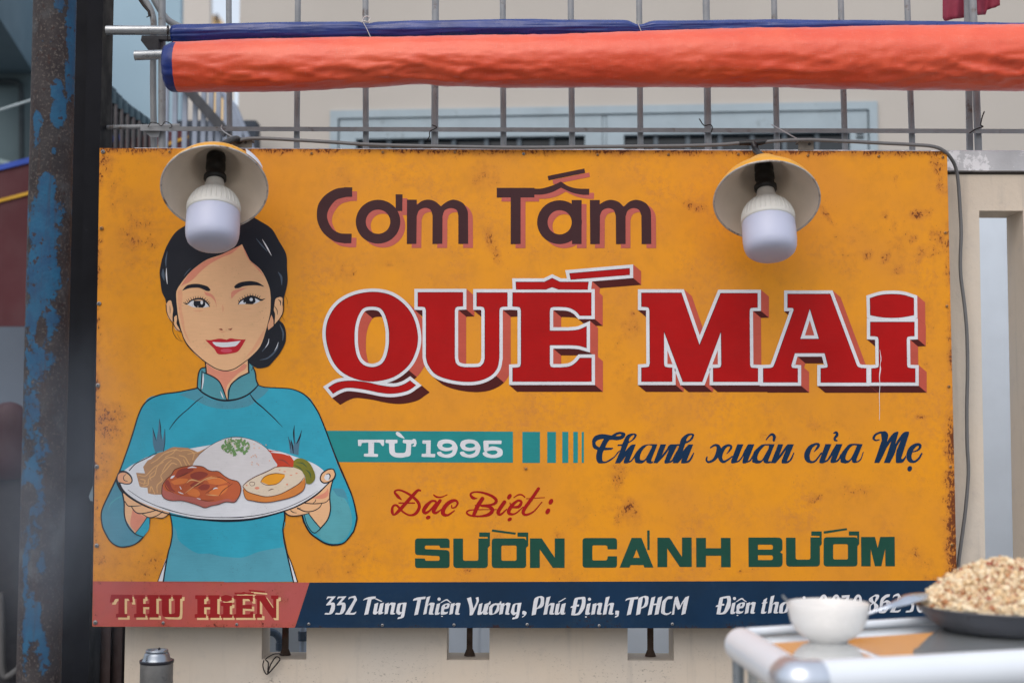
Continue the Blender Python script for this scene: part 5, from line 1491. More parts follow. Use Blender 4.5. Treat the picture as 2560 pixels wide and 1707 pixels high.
for s in ('1500 578 8 1570 562 24 1640 570 8', '1215 750 6 1245 725 36 1285 700 6', '1340 965 6 1385 985 18 1430 1000 6', '1370 880 10 1390 920 14', '1910 925 6 1950 905 22 1990 910 6', '1650 1070 8 1700 1085 16'):
    pt.stroke(Q4, s, P_WHITE)
pt.stroke(Q4, '1085 850 12 1150 760 12 1230 690 12 1280 610 12 1370 570 12 1480 548 12 1600 540 12 1740 555 12 1830 610 12 1900 630 12 2000 635 12 2100 710 12 2200 765 12 2310 795 12 2360 870 12 2365 950 12 2330 1050 12 2260 1135 12 2120 1130 11 2000 1170 11 1880 1195 11 1780 1225 11 1680 1190 11 1560 1150 11 1400 1110 11 1240 1110 11 1130 1080 12 1080 1020 12 1075 940 12 1085 850 12', LINE_B)
pt.P(Q5, 'M 315 900 S 320 1000 370 1090 460 1110 600 1135 740 1135 880 1110 1050 1070 1200 1010 1300 930 1330 830 1315 720 L 700 800 Z', LOAF)
pt.P(Q5, 'M 315 860 S 400 780 520 720 700 640 840 570 1000 560 1140 570 1260 620 1310 700 S 1300 760 1220 830 1000 960 860 1020 700 1045 560 1020 400 970 330 910 Z', LOAF_C)
pt.P(Q5, 'M 600 800 S 640 730 720 685 850 665 990 680 S 990 730 920 790 850 850 740 860 Z', YOLK)
for s in ('E 540 905 40 22', 'E 990 635 24 8', 'E 1095 695 24 8', 'E 1185 665 20 10', 'E 1030 845 18 14', 'E 370 860 16 12', 'E 910 610 18 6 -30'):
    pt.P(Q5, s, SKIN_S)
for s in ('600 800 8 640 740 10 720 690 12 850 665 12 990 680 6', '600 805 8 660 845 10 740 858 10 860 835 10 930 790 8 980 720 5', '310 880 14 330 910 12 400 970 12 560 1020 12 700 1045 12 860 1020 12 1000 965 12 1220 835 12 1300 740 8',
          '312 930 10 330 1020 10 370 1090 10 460 1110 12 600 1135 12 740 1135 12 880 1110 12 1050 1070 12 1200 1010 12 1300 930 10 1330 830 8', '315 860 10 400 785 14 520 715 14 700 635 14 835 565 12', '835 565 8 960 555 8 1130 565 6', '720 950 4 770 925 14 815 920 4',
          '415 830 6 440 805 8 500 815 8 490 860 8 440 865 6 415 830 6'):
    pt.stroke(Q5, s, LINE_B)
pt.done('plate_food', SIGN, 'painted rice mound, grilled chop, egg loaf and pickles on the plate')
# ================================================================== objects
# ------------------------------------------------------------------ screws and brackets of the sign
M_SCREW = plain('screw_zinc', rgb(150, 150, 152), .4, .6, .2, 60)
M_SCREWR = plain('screw_painted', rgb(176, 128, 70), .5, .2, .3, 60)
def screw_mesh(name):
    bm = bmesh.new()
    prof = [(.0001, -.0032), (.002, -.0030), (.0034, -.0022), (.0042, -.0009), (.0042, .0005)]
    n = 10
    rings = []
    for r, h in prof:
        rings.append([bm.verts.new((r * math.cos(6.2832 * k / n), h, r * math.sin(6.2832 * k / n))) for k in range(n)])
    for a, b in zip(rings, rings[1:]):
        for k in range(n):
            bm.faces.new((a[k], a[(k + 1) % n], b[(k + 1) % n], b[k]))
    for dx, dz in ((.0026, .0005), (.0005, .0026)):
        q = [bm.verts.new((x, -.0034, z)) for x, z in ((-dx, -dz), (dx, -dz), (dx, dz), (-dx, dz))]
        bm.faces.new(q).material_index = 1
    me = bpy.data.meshes.new(name)
    bm.to_mesh(me)
    bm.free()
    return me
M_SLOT = plain('screw_slot', rgb(52, 50, 50), .7)
zinc, rusty = screw_mesh('screw'), screw_mesh('screw')
for me, mm in ((zinc, M_SCREW), (rusty, M_SCREWR)):
    me.materials.append(mm)
    me.materials.append(M_SLOT)
SC1 = [(258, 379), (238.5, 1554), (242, 1165), (242, 1362), (248, 758), (245, 962), (408, 1555), (592, 1559), (772, 1558), (956, 1561), (1135, 1560), (1318, 1559), (1498, 1562), (1681, 1558), (1309, 384)]
SC2 = [(254, 570), (424, 379), (779, 383), (957, 380), (1137, 380), (1494, 386), (1671, 386), (1846, 385), (2020, 388), (2197, 390), (2357, 392), (2363, 581), (2367, 764), (2372, 965), (2376, 1165), (2379, 1360), (1315, 1170)]
for lst, me in ((SC1, zinc), (SC2, rusty)):
    for x, y in lst:
        o = bpy.data.objects.new('screw', me)
        C.objects.link(o)
        o.parent = SIGN
        o.location = at(x, y, -.0004) - SIGN.location
        o.rotation_euler = (0, (x * 7 + y) % 3.0, 0)
        s = 1.25 if x < 260 else .9
        o.scale = (s, s, s)
M_BRKT = plain('bracket_steel', rgb(112, 106, 98), .7, .3, .2, 40, dirt=rgb(80, 62, 52), dscale=30, dlo=.55, dhi=.7)
M_WIRE = plain('bright_wire', rgb(196, 192, 190), .35, .7, .05, 10)
M_WIRED = plain('dark_wire', rgb(52, 46, 44), .6, .4, .1, 10)
for (x0, x1, y0, y1) in ((581, 630, 346, 368), (1996, 2034, 350, 375)):
    a, b = at(x0, y1, -.004), at(x1, y0, -.004)
    mb = MB()
    mb.box(a.x, b.x, -.004, -.001, a.z, b.z)
    mb.box(a.x, b.x, -.0009, .03, b.z - .004, b.z)
    br = mb.build('bracket', M_BRKT, SIGN)
    MB().tube([((a.x + b.x) / 2 + .008, -.0055, b.z - .009), ((a.x + b.x) / 2 + .008, -.004, b.z - .009)], .0035, 10).build('bolt_hole', M_SLOT, br)
tag(MB().tube(cr([at(x, y, Y) for x, y, Y in ((555, 312, .09), (553, 320, .085), (562, 330, .05), (580, 341, .01), (593, 348, -.006))], dens=.004), .0015, 6).build('tie_wire', M_WIRE), 'bright wire hook tying the left bracket to the fence rail', 'wire', 'tie wires on the fence')
tag(MB().tube([at(1929, 311, .09), at(1960, 328, .04), at(2004, 353, -.006)], .0015, 6).build('tie_wire', M_WIRE), 'straight bright wire from the fence rail to the right bracket', 'wire', 'tie wires on the fence')

# ------------------------------------------------------------------ metal fence on the wall
M_PIPE = plain('fence_grey_paint', rgb(140, 143, 147), .5, 0, .12, 24, .2, 90, dirt=rgb(100, 84, 76), dscale=22, dlo=.58, dhi=.72)
YF = .13
FENCE = empty('metal_fence', (at(1300, 372, YF).x, YF, zcope), 'grey tube fence on top of the wall behind the rolled tarps', 'fence')
BARS = [(405, 405, 9.3), (572, 574, 7.5), (744.6, 742, 7.6), (913.7, 914.5, 7.7), (1088.5, 1086.8, 9), (1257, 1258.7, 7.6), (1427, 1430, 7.8), (1598, 1601, 7.6), (1765.6, 1770, 9), (1935.5, 1942, 7.6), (2102.5, 2112, 7.7), (2268.6, 2280, 7.7), (2433, 2445, 9.2), (2605, 2618, 7.6)]
for t, b, r in BARS:
    p = at((t + b) / 2, 180, YF)
    lo, hi = at(b, 345, YF), at(t, 20, YF)
    dx = (hi.x - lo.x) / (hi.z - lo.z)
    f = lambda z: Vector((lo.x + dx * (z - lo.z), YF, z))
    MB().tube([f(zcope - .004), f(hi.z), f(hi.z + .5)], r / FPX * (YF - CAM.y), 16).build('bar', M_PIPE, FENCE)
p = at(2424, 300, YF + .03)
MB().box(p.x - .008, p.x + .006, YF + .024, YF + .034, zcope - .003, zcope + .9).build('flat_bar', M_PIPE, FENCE)
a, b = at(352, 321.5, .104), at(2620, 322, .104)
mb = MB()
mb.box(a.x, b.x, .100, .104, a.z - .0052, a.z + .0052)
mb.box(a.x, b.x, .104, .122, a.z + .0025, a.z + .0052)
mb.build('rail', M_PIPE, FENCE)
mb = MB()
mb.tube(cr([at(x, y, YF + .02) for x, y in ((386, 372), (383, 250), (383, 110), (384, 55), (377, 25), (362, 0), (340, -30))], dens=.02), .0078, 12)
mb.build('bent_bar', M_PIPE, FENCE)
mb = MB()
mb.tube(cr([at(x, y, YF + .05) for x, y in ((372, -30), (392, 10), (415, 45), (440, 62), (470, 75))], dens=.02), .0085, 12)
mb.build('bent_bar', M_PIPE, FENCE)
mb = MB()
mb.tube([at(x, y, YF + .012) for x, y in ((346, -6), (358, 12), (372, 28), (374, 40))], .0035, 8)
mb.tube([at(x, y, YF + .012) for x, y in ((376, 38), (366, 43))], .0012, 6)
mb.build('barbed_strand', M_WIRED, FENCE)
M_PLATE = plain('dark_plate', rgb(66, 66, 70), .7, .3, .2, 30)
MB().prism([at(354, 88, .10), at(432, 88, .10), at(432, 98, .10), at(396, 98, .10), at(396, 124, .10), at(370, 124, .10), at(352, 101, .10)], .02).build('bracket_plate', M_PLATE, FENCE)
MB().prism([at(352, 322, .112), at(400, 322, .112), at(396, 342, .112), at(376, 342, .112)], .006).build('gusset', M_PIPE, FENCE)
q = [at(x, y, .115) for x, y in ((212, 319), (300, 317.5), (450, 314))]
mb = MB()
n = 120
pts = [q[0].lerp(q[2], i / n) for i in range(n + 1)]
mb.tube(pts, [.0052 + (.0009 if i % 3 == 0 else 0) for i in range(n + 1)], 10)
tag(mb.build('rebar', M_PIPE), 'grey ribbed steel rod running from the black post to the fence', 'rod')
# little twists of wire
def wire(pts, Y, r, label, mat=M_WIRED):
    tag(MB().tube(cr([at(x, y, Y) for x, y in pts], dens=.004), r, 6).build('tie_wire', mat), label, 'wire', 'tie wires on the fence')
wire([(370, 318), (377, 306), (392, 307), (404, 314), (412, 304), (425, 308), (430, 316), (423, 320)], .095, .0011, 'thin wire looped over the rod where it meets the first fence bar')
wire([(905, 56), (909, 44), (918, 40), (926, 46), (920, 54), (907, 52), (916, 70), (926, 92)], .045, .0012, 'pale wire tying the blue tarp at the third fence bar', M_WIRE)
wire([(1594, 54), (1598, 66), (1603, 78)], .045, .0012, 'short pale tie on the pinched blue tarp', M_WIRE)
wire([(1080, 312), (1092, 318), (1075, 328), (1074, 340), (1068, 350)], .094, .0014, 'dark twisted wire on the thick fence bar above the brown lettering')
wire([(1748, 296), (1760, 313), (1775, 311), (1781, 318), (1778, 330)], .094, .0013, 'dark wire end on the thick fence bar by the right lamp')
wire([(2461, 278), (2455, 294), (2452, 312), (2458, 316), (2440, 322), (2424, 332)], .094, .0015, 'dark wire knot on the double fence bar at the right')
wire([(660, 1648), (657, 1662), (662, 1678), (669, 1683), (683, 1668), (694, 1655), (700, 1645), (690, 1640), (676, 1660), (669, 1682), (671, 1655), (664, 1646), (682, 1634), (697, 1632), (706, 1634)], .060, .0016, 'loop of black wire hanging out of the leftmost wall slot')

# ------------------------------------------------------------------ rolled tarps
def interp(tab, x):
    if x <= tab[0][0]:
        return tab[0][1]
    for (a, b), (c, d) in zip(tab, tab[1:]):
        if x <= c:
            t = (x - a) / (c - a)
            t = t * t * (3 - 2 * t)
            return b + (d - b) * t
    return tab[-1][1]
def tarp_mat(name, a, b, rough):
    g = G(name, rough, 0, .5)
    c = g.mix(g.ramp(g.noise(7, 4), .3, .7), a, b)
    wv = g.noise(1, 2, .5, g.coord((60, 60, 900)))
    wh = g.noise(1, 2, .5, g.coord((900, 60, 60)))
    c = g.mix(g.ramp(g.math('MAXIMUM', wv, wh), .62, .8, 0, .18), c, (.8, .62, .56, 1))
    c = g.mix(g.ramp(g.noise(48, 5, .7), .62, .75, 0, .3), c, shade(a, .6))
    g.color(c)
    g.b.inputs['Coat Weight'].default_value = .5
    g.b.inputs['Coat Roughness'].default_value = .38
    g.bump(g.math('ADD', g.math('MULTIPLY', wv, .3), g.math('ADD', g.math('MULTIPLY', wh, .3), g.noise(30, 4))), .35, .004)
    return g.m
def roll(name, x0, x1, top, bot, Y, disp, mats, parent, nst=300, seg=64, cuff=None, cap_in=True):
    vs, fs, mi = [], [], []
    for i in range(nst + 1):
        px = x0 + (x1 - x0) * i / nst
        t, b = interp(top, px), interp(bot, px)
        c = at(px, (t + b) / 2, Y)
        r = (b - t) / 2 / FPX * (Y - CAM.y)
        e = 1 - .10 * math.exp(-((px - x0) / 10) ** 2)
        for k in range(seg):
            a = 2 * math.pi * k / seg
            d = disp(c.x, a)
            vs.append(Vector((c.x, c.y - math.cos(a) * (r * e + d), c.z + math.sin(a) * (r * e + d))))
    for i in range(nst):
        px = x0 + (x1 - x0) * (i + .5) / nst
        for k in range(seg):
            k2 = (k + 1) % seg
            fs.append((i * seg + k, i * seg + k2, (i + 1) * seg + k2, (i + 1) * seg + k))
            mi.append(1 if cuff and px < cuff + 4 * math.cos(2 * math.pi * k / seg) - 2 * math.sin(2 * math.pi * k / seg) else 0)
    b0 = len(vs)
    c0 = sum((vs[k] for k in range(seg)), Vector()) / seg
    ring = [c0 + (vs[k] - c0) * .55 + Vector((.008, 0, 0)) for k in range(seg)]
    vs += ring + [c0 + Vector((.03, 0, 0))]
    for k in range(seg):
        k2 = (k + 1) % seg
        fs += [(k2, k, b0 + k, b0 + k2), (b0 + k2, b0 + k, b0 + seg)]
        mi += [1 if cuff else 0] * 2
    e0 = nst * seg
    vs.append(sum((vs[e0 + k] for k in range(seg)), Vector()) / seg)
    for k in range(seg):
        fs.append((e0 + k, e0 + (k + 1) % seg, len(vs) - 1))
        mi.append(0)
    me = bpy.data.meshes.new(name)
    me.from_pydata(vs, [], fs)
    me.polygons.foreach_set('material_index', mi)
    me.update()
    return link(name, me, mats, parent, True)

M_ORANGE = tarp_mat('orange_tarpaulin', rgb(231, 92, 56), rgb(223, 76, 42), .40)
M_BLUET = plain('blue_tarpaulin', rgb(24, 50, 122), .3, 0, .15, 12, .4, 50, spec=.6)
M_BLUEC = plain('blue_tarp_cuff', rgb(24, 46, 116), .42, 0, .2, 30, .3, 60)
M_GALV = plain('galvanised_pipe', rgb(176, 180, 184), .32, .75, .08, 30)
def fbm(p, o=4):
    return noise.fractal(p, .9, 2.0, o, noise_basis='PERLIN_ORIGINAL')
def disp_orange(x, a):
    d = ((a + math.pi) % (2 * math.pi)) - math.pi          # 0 faces the camera, + is up
    low = math.exp(-((d + .62) / .5) ** 2)
    up = math.exp(-((d - .5) / .8) ** 2)
    s = .0016 * fbm(Vector((x * 3.0, d * 1.2, 1)))
    rid = 1 - abs(noise.noise(Vector((x * 6.5 + d * 1.6, d * 2.6 + x * .7, 4))))
    rid2 = 1 - abs(noise.noise(Vector((x * 13 - d * 2.5, d * 3.4, 9))))
    m = .42 + 1.0 * noise.noise(Vector((x * 2.1, 0, 7)))
    s += low * max(.15, m) * (.0190 * (rid ** 5 - .36) + .0085 * (rid2 ** 5 - .36))
    s += up * .0032 * (rid2 ** 6) * max(0, noise.noise(Vector((x * 4, d * 2, 5))) + .2)
    s += .0030 * ((1 - abs(noise.noise(Vector((x * 9 + d * 3, d * 4 - x * 2, 21))))) ** 14) * (.35 + low)
    s += .0007 * fbm(Vector((x * 26, d * 5, 3)))
    return s
def disp_blue(x, a):
    d = ((a + math.pi) % (2 * math.pi)) - math.pi
    pinch = -.0060 * math.exp(-((x - at(1598, 60, .06).x) / .018) ** 2) - .004 * math.exp(-((x - at(918, 60, .06).x) / .015) ** 2)
    return pinch + .0022 * fbm(Vector((x * 5, d * 1.6, 2))) + .0032 * math.exp(-((d + .1) / .5) ** 2) * (noise.noise(Vector((x * 3.2, d * 3, 8))))
oc = at(420, 165, -.02)
OT = empty('orange_tarp_roll', oc, 'long orange tarpaulin rolled round a pipe above the sign', 'tarp')
roll('roll', 415, 2660, [(415, 108), (440, 104), (640, 97), (900, 93), (1280, 87), (1920, 71), (2300, 64), (2660, 61)],
     [(415, 222), (425, 230), (640, 229), (760, 226), (900, 219), (1060, 210.5), (1120, 215), (1280, 219), (1600, 218), (1920, 217), (2100, 222), (2240, 225), (2560, 228), (2660, 228)], -.02, disp_orange, [M_ORANGE, M_BLUEC], OT, cuff=441)
q0, q1 = at(337, 138.5, -.01), at(470, 134, -.01)
mb = MB()
mb.tube([q0, q1], 12.3 / FPX * 3.3, 20, cap=False)
mb.tube([q0 + Vector((.012, 0, 0)), q0 + Vector((.013, 0, 0))], 11 / FPX * 3.3, 20, 1)
mb.build('pipe', [M_GALV, M_SLOT], OT)
bc = at(430, 80, .06)
BT = empty('blue_tarp_roll', bc, 'slim blue tarpaulin rolled on a pipe tied above the orange tarp', 'tarp')
roll('roll', 430, 2660, [(430, 61), (640, 56), (900, 54), (930, 55), (1050, 51), (1280, 48), (1560, 50), (1598, 56), (1640, 51), (1920, 48.5), (2300, 52), (2560, 57), (2660, 59)],
     [(430, 108), (640, 101), (900, 96), (1280, 92), (1598, 88), (1920, 86), (2300, 84), (2560, 84), (2660, 84)], .06, disp_blue, [M_BLUET], BT)
q0, q1 = at(266, 75, .06), at(480, 76, .06)
mb = MB()
mb.tube([q0, q1], 12 / FPX * 3.38, 20, cap=False)
mb.tube([q0 + Vector((.012, 0, 0)), q0 + Vector((.013, 0, 0))], 10.8 / FPX * 3.38, 20, 1)
mb.build('pipe', [M_GALV, M_SLOT], BT)
MB().tube(cr([at(x, y, Y) for x, y, Y in ((418, 86, .04), (418, 70, .035), (420, 62, .05), (421, 75, .04), (419, 92, .05), (420, 104, .06))], dens=.004), .0013, 6).build('tie', M_WIRED, BT)

# maroon cloth
M_CLOTH = plain('maroon_cloth', rgb(142, 50, 72), .85, 0, .12, 20, .4, 200)
mb = MB()
cols = 40
edge = [(2357, 44), (2362, 52), (2390, 46), (2424, 42), (2442, 37), (2464, 36), (2467, 24), (2486, 19), (2500, 13)]
vs = []
rows = 10
for i in range(cols + 1):
    px = 2357 + 143 * i / cols
    bt_ = interp(edge, px)
    for j in range(rows + 1):
        py = -60 + (bt_ + 60) * j / rows
        wv = math.sin(px * .11) * .010 + math.sin(px * .23 + py * .02) * .006 * (j / rows)
        vs.append(at(px, py, .21 + wv))
W = rows + 1
fr = [(i * W + j, i * W + j + 1, (i + 1) * W + j + 1, (i + 1) * W + j) for i in range(cols) for j in range(rows)]
n0 = len(vs)
vs += [v + Vector((0, .002, 0)) for v in vs]
fs = fr + [tuple(k + n0 for k in reversed(f)) for f in fr]
for i in range(cols):
    a, b = i * W + rows, (i + 1) * W + rows
    fs.append((a, a + n0, b + n0, b))
mb.add(vs, fs, 0, True)
tag(mb.build('cloth', M_CLOTH), 'maroon cloth hanging behind the fence at the top right', 'cloth')

# ------------------------------------------------------------------ lamps
M_YELLOW = plain('shade_yellow_enamel', rgb(226, 164, 50), .35, 0, .1, 12, dirt=rgb(150, 110, 60), dscale=40, dlo=.66, dhi=.8)
M_INNER = plain('shade_white_inside', rgb(230, 215, 198), .6, 0, .06, 14, dirt=rgb(140, 124, 112), dscale=60, dlo=.68, dhi=.78)
M_RIM = plain('shade_rim', rgb(190, 186, 182), .5, .2, .15, 40, dirt=rgb(110, 90, 80), dscale=60, dlo=.5, dhi=.7)
M_SOCK = plain('black_bakelite', rgb(22, 22, 24), .4, 0, .1)
M_COLLAR = plain('bulb_white_plastic', rgb(214, 213, 209), .5, 0, .03)
M_TAPE = plain('black_tape', rgb(26, 27, 30), .35, 0, .2, 60, .3, 200)
M_STICK = plain('white_sticker', rgb(214, 222, 234), .4)
M_GREYC = plain('grey_cable', rgb(104, 104, 106), .45, 0, .06, 20)
def diffuser_mat():
    g = G('bulb_milky_diffuser', .45)
    g.color(rgb(190, 195, 218))
    g.b.inputs['Subsurface Weight'].default_value = .35
    g.b.inputs['Subsurface Radius'].default_value = (.02, .02, .022)
    g.b.inputs['Subsurface Scale'].default_value = .6
    return g.m
M_DIFF = diffuser_mat()
def lamp(cx, cy, Y, alpha, psi, label, sticker):
    c = at(cx, cy, Y)
    v = (c - CAM).normalized()
    r = (RGT - v * RGT.dot(v)).normalized()
    u = r.cross(v).normalized()
    ps, al = math.radians(psi), math.radians(alpha)
    ax = (-v * math.cos(al) + (-u * math.cos(ps) + r * math.sin(ps)) * math.sin(al)).normalized()
    zq = ax
    xq = (r - zq * r.dot(zq)).normalized()
    yq = zq.cross(xq)
    M = Matrix((xq, yq, zq)).transposed().to_4x4()
    M.translation = c
    L = empty('wall_lamp', c, label, 'lamp', 'yellow-shaded lamps over the sign')
    R = 133.5 / FPX * (Y - CAM.y) * 1.0
    k = R / .1155
    outer = [(.1155, 0), (.114, -.008), (.108, -.020), (.101, -.033), (.089, -.048), (.075, -.060), (.063, -.070), (.056, -.080), (.050, -.094), (.044, -.108), (.032, -.120), (.0001, -.124)]
    mb = MB()
    mb.lathe([(a * k, b * k) for a, b in outer], M, 64)
    sh = mb.build('shade', M_YELLOW, L)
    inner = [(.1125, -.001), (.1110, -.008), (.105, -.019), (.098, -.031), (.086, -.046), (.072, -.058), (.060, -.067), (.053, -.077), (.047, -.091), (.041, -.105), (.029, -.116), (.0001, -.120)]
    MB().lathe([(a * k, b * k) for a, b in inner], M, 64).build('shade_lining', M_INNER, sh)
    rim = []
    for i in range(9):
        t = math.pi * 2 * i / 8
        rim.append(((.1140 + .0022 * math.cos(t)) * k, .0022 * math.sin(t) * k))
    MB().lathe(rim, M, 64).build('rim', M_RIM, sh)
    if sticker:
        mb = MB()
        vs, fs = [], []
        for i in range(13):
            a = math.radians(28 + 26 * i / 12)
            for (rr, hh) in ((.1165, -.003), (.1157, -.012), (.1118, -.027)):
                vs.append(M @ Vector((rr * k * math.cos(a), rr * k * math.sin(a), hh * k)))
        for i in range(12):
            for j in range(2):
                fs.append((i * 3 + j, i * 3 + j + 1, i * 3 + j + 4, i * 3 + j + 3))
        mb.add(vs, fs, 0, True)
        mb.build('sticker', M_STICK, sh)
    ab = math.radians(60)
    az = (-v * math.cos(ab) + (-u * math.cos(ps) + r * math.sin(ps)) * math.sin(ab)).normalized()
    ay = az.cross((r - az * r.dot(az)).normalized())
    MBULB = Matrix(((r - az * r.dot(az)).normalized(), ay, az)).transposed().to_4x4()
    MBULB.translation = M @ Vector((0, 0, -.117 * k))
    SHADE_M, M = M, MBULB
    so_ = [(.0001, -.004), (.0195, -.003), (.0212, .001), (.0212, .013), (.0198, .016), (.0218, .020), (.0218, .034), (.0202, .037), (.0202, .048), (.0250, .052), (.0250, .061), (.0185, .063), (.0001, .063)]
    MB().lathe([(a * k, b * k) for a, b in so_], M, 32).build('socket', M_SOCK, L)
    neck = [(.0001, .058), (.0180, .058), (.0195, .066), (.0225, .078), (.0285, .087), (.0375, .094)]
    bulb = MB().lathe([(a * k, b * k) for a, b in neck], M, 40).build('bulb', M_COLLAR, L)
    mb = MB()
    pr_ = [(.0370, .0935), (.0450, .101), (.0520, .112), (.0562, .124), (.0580, .135), (.0588, .139), (.0588, .145), (.0562, .146)]
    mb.lathe([(a * k, b * k) for a, b in pr_], M, 72)
    for i in range(34):                                     # cooling ribs
        a = 2 * math.pi * i / 34
        vs = []
        for rr, hh in ((.0382, .0945), (.0462, .102), (.0532, .113), (.0574, .125), (.0590, .137)):
            for da, lift in ((-.034, 0), (0, .0022), (.034, 0)):
                rv = rr - .0016 + lift
                vs.append(M @ Vector((rv * k * math.cos(a + da), rv * k * math.sin(a + da), hh * k)))
        fs = [(j * 3 + q, j * 3 + q + 1, j * 3 + q + 4, j * 3 + q + 3) for j in range(4) for q in range(2)]
        mb.add(vs, fs, 0, False)
    mb.build('ribbed_collar', M_COLLAR, bulb)
    df = [(.0565, .143), (.0580, .150), (.0586, .165), (.0585, .190), (.0572, .204), (.0535, .2145), (.0460, .2215), (.0340, .2255), (.018, .2272), (.0001, .2275)]
    MB().lathe([(a * k, b * k) for a, b in df], M, 64).build('diffuser', M_DIFF, bulb)
    return L, SHADE_M, k
LAMP1, LM1, k1 = lamp(536.5, 470, -.22, 38.0, -4.0, 'left wall lamp with a yellow shade, white bulb hanging over the painted hair', True)
LAMP2, LM2, k2 = lamp(1916.5, 502, -.20, 42.0, 5.6, 'right wall lamp with a yellow shade and white bulb beside the brown title', False)
for L, M, k, pts in ((LAMP1, LM1, k1, [(600, 352, .0), (585, 348, -.03)]), (LAMP2, LM2, k2, [(1886, 360, .0), (1891, 378, -.03)])):
    apex = M @ Vector((0, 0, -.123 * k))
    back = M @ Vector((0, 0, -.145 * k))
    mb = MB()
    mb.tube(cr([apex, back, at(*pts[1]), at(*pts[0])], dens=.01, lo=5), .0085, 12)
    mb.build('arm', M_TAPE, L)

# ------------------------------------------------------------------ power cable
cab = [(560, 350, -.01), (590, 352, -.012), (640, 345, -.012), (800, 353, -.010), (960, 362, -.010), (1280, 368, -.010), (1500, 366, -.010), (1700, 364, -.010), (1800, 361, -.010), (1850, 357, -.010), (1885, 357, -.010), (1925, 353, -.012), (2000, 349, -.014), (2060, 350, -.014), (2200, 357, -.012), (2280, 361, -.012), (2335, 366, -.008), (2365, 381, 0), (2386, 410, .03), (2395, 450, .04), (2400, 520, .045), (2403, 580, .045), (2401, 640, .045), (2402, 690, .045), (2411, 760, .045), (2417, 830, .045), (2419, 920, .045), (2417, 1020, .045), (2418, 1110, .045), (2421, 1180, .045), (2414, 1270, .045), (2405, 1340, .045), (2397, 1400, .045), (2392, 1470, .045), (2396, 1560, .045), (2402, 1700, .045), (2404, 1900, .045)]
CAB = empty('power_cable', at(2400, 640, .045), 'grey power cable along the sign top and down the right side', 'cable')
MB().tube(cr([at(*p) for p in cab], dens=.02, lo=4), 4.6 / FPX * 3.3, 10).build('cable', M_GREYC, CAB)
j = [at(x, y, -.010) for x, y in ((1848, 357.5), (1870, 356), (1886, 357), (1905, 354.5), (1917, 352.5))]
mb = MB()
mb.tube(j, [.0058, .0066, .0085, .0066, .0056], 12)
mb.tube([at(1883, 357, -.012), at(1888, 372, -.02), at(1895, 392, -.045)], [.0075, .0070, .0062], 12)
mb.build('tape_joint', M_TAPE, CAB)

# ------------------------------------------------------------------ gas can
M_CANB = plain('can_grey_body', rgb(112, 112, 112), .5, .3, .2, 30, dirt=rgb(72, 72, 72), dscale=50, dlo=.6, dhi=.75)
M_CANT = plain('can_bright_top', rgb(150, 158, 168), .3, .85, .08, 20)
M_CANK = plain('can_dark_rim', rgb(48, 50, 58), .4, .5, .1, 20)
YC = -.3
rim_c = at(392, 1650, YC)
rr = 41.5 / FPX * (YC - CAM.y)
T0 = Matrix.Translation(rim_c)
CAN = empty('gas_can', rim_c - Vector((0, 0, .172)), 'grey butane gas can with a bright stepped top before the wall', 'can')
MB().lathe([(.0001, -.172), (rr * .95, -.172), (rr * .965, -.168), (rr * .965, -.004)], T0, 40).build('body', M_CANB, CAN)
MB().lathe([(rr * .965, -.005), (rr * 1.005, -.003), (rr * 1.012, .0), (rr * .99, .0022), (rr * .95, .0005)], T0, 40).build('seam', M_CANK, CAN)
MB().lathe([(rr * .955, .0005), (rr * .90, -.001), (rr * .84, .0016), (rr * .78, .007), (rr * .74, .0125), (rr * .70, .0165), (rr * .60, .0180)], T0, 40).build('shoulder', M_CANT, CAN)
MB().lathe([(rr * .60, .0175), (rr * .655, .0185), (rr * .665, .0205), (rr * .65, .0230), (rr * .60, .0235), (rr * .54, .0215), (rr * .40, .0190), (rr * .36, .0150), (rr * .16, .0150), (rr * .15, .0195), (rr * .07, .0200), (.0001, .0200)], T0, 40).build('valve_ring', M_CANT, CAN)
MB().box(rim_c.x - .0015, rim_c.x + .0015, rim_c.y + rr * .42, rim_c.y + rr * .62, rim_c.z + .0185, rim_c.z + .0245).build('notch', M_CANK, CAN)
M_STAND = plain('stand_grey_steel', rgb(90, 90, 92), .5, .5, .1, 14)
zst = rim_c.z - .172
ST = empty('side_stand', (rim_c.x, YC, 0), 'low grey steel stand carrying the gas can', 'stand')
MB().box(rim_c.x - .16, rim_c.x + .12, YC - .12, YC + .14, zst - .02, zst - .0005).build('top', M_STAND, ST)
for sx in (-.14, .10):
    for sy in (-.10, .12):
        MB().tube([(rim_c.x + sx, YC + sy, 0), (rim_c.x + sx, YC + sy, zst - .02)], .01, 8).build('leg', M_STAND, ST)

# ------------------------------------------------------------------ food cart
M_WHITEAL = plain('white_coated_tube', rgb(226, 233, 242), .3, 0, .015, 10, rvar=0)
M_CHROME = plain('chrome_cap', rgb(210, 217, 228), .34, .8, .03, rvar=0)
M_ALU = plain('brushed_aluminium', rgb(168, 176, 184), .35, .8, .05, 12)
def glass_mat():
    g = G('cart_glass', .05)
    g.color((.74, .79, .80, 1))
    g.b.inputs['Transmission Weight'].default_value = .72
    g.b.inputs['IOR'].default_value = 1.5
    return g.m
M_GLASS = glass_mat()
zr = 1.168
BLc, FLc, FRc = at_z(1853, 1610, zr), at_z(1992, 1702, zr), at_z(2560, 1669, zr)
BR_ = at_z(2318, 1551, 1.186)
BL_ = at_z(1876, 1578, 1.186)
dirf = (FRc - FLc).normalized()
FRx = FLc + dirf * 1.0
BRx = BL_ + (BR_ - BL_).normalized() * 1.0
CART = empty('food_cart', (FLc.x, FLc.y, 0), 'white-framed glass-topped food cart at the bottom right', 'cart')
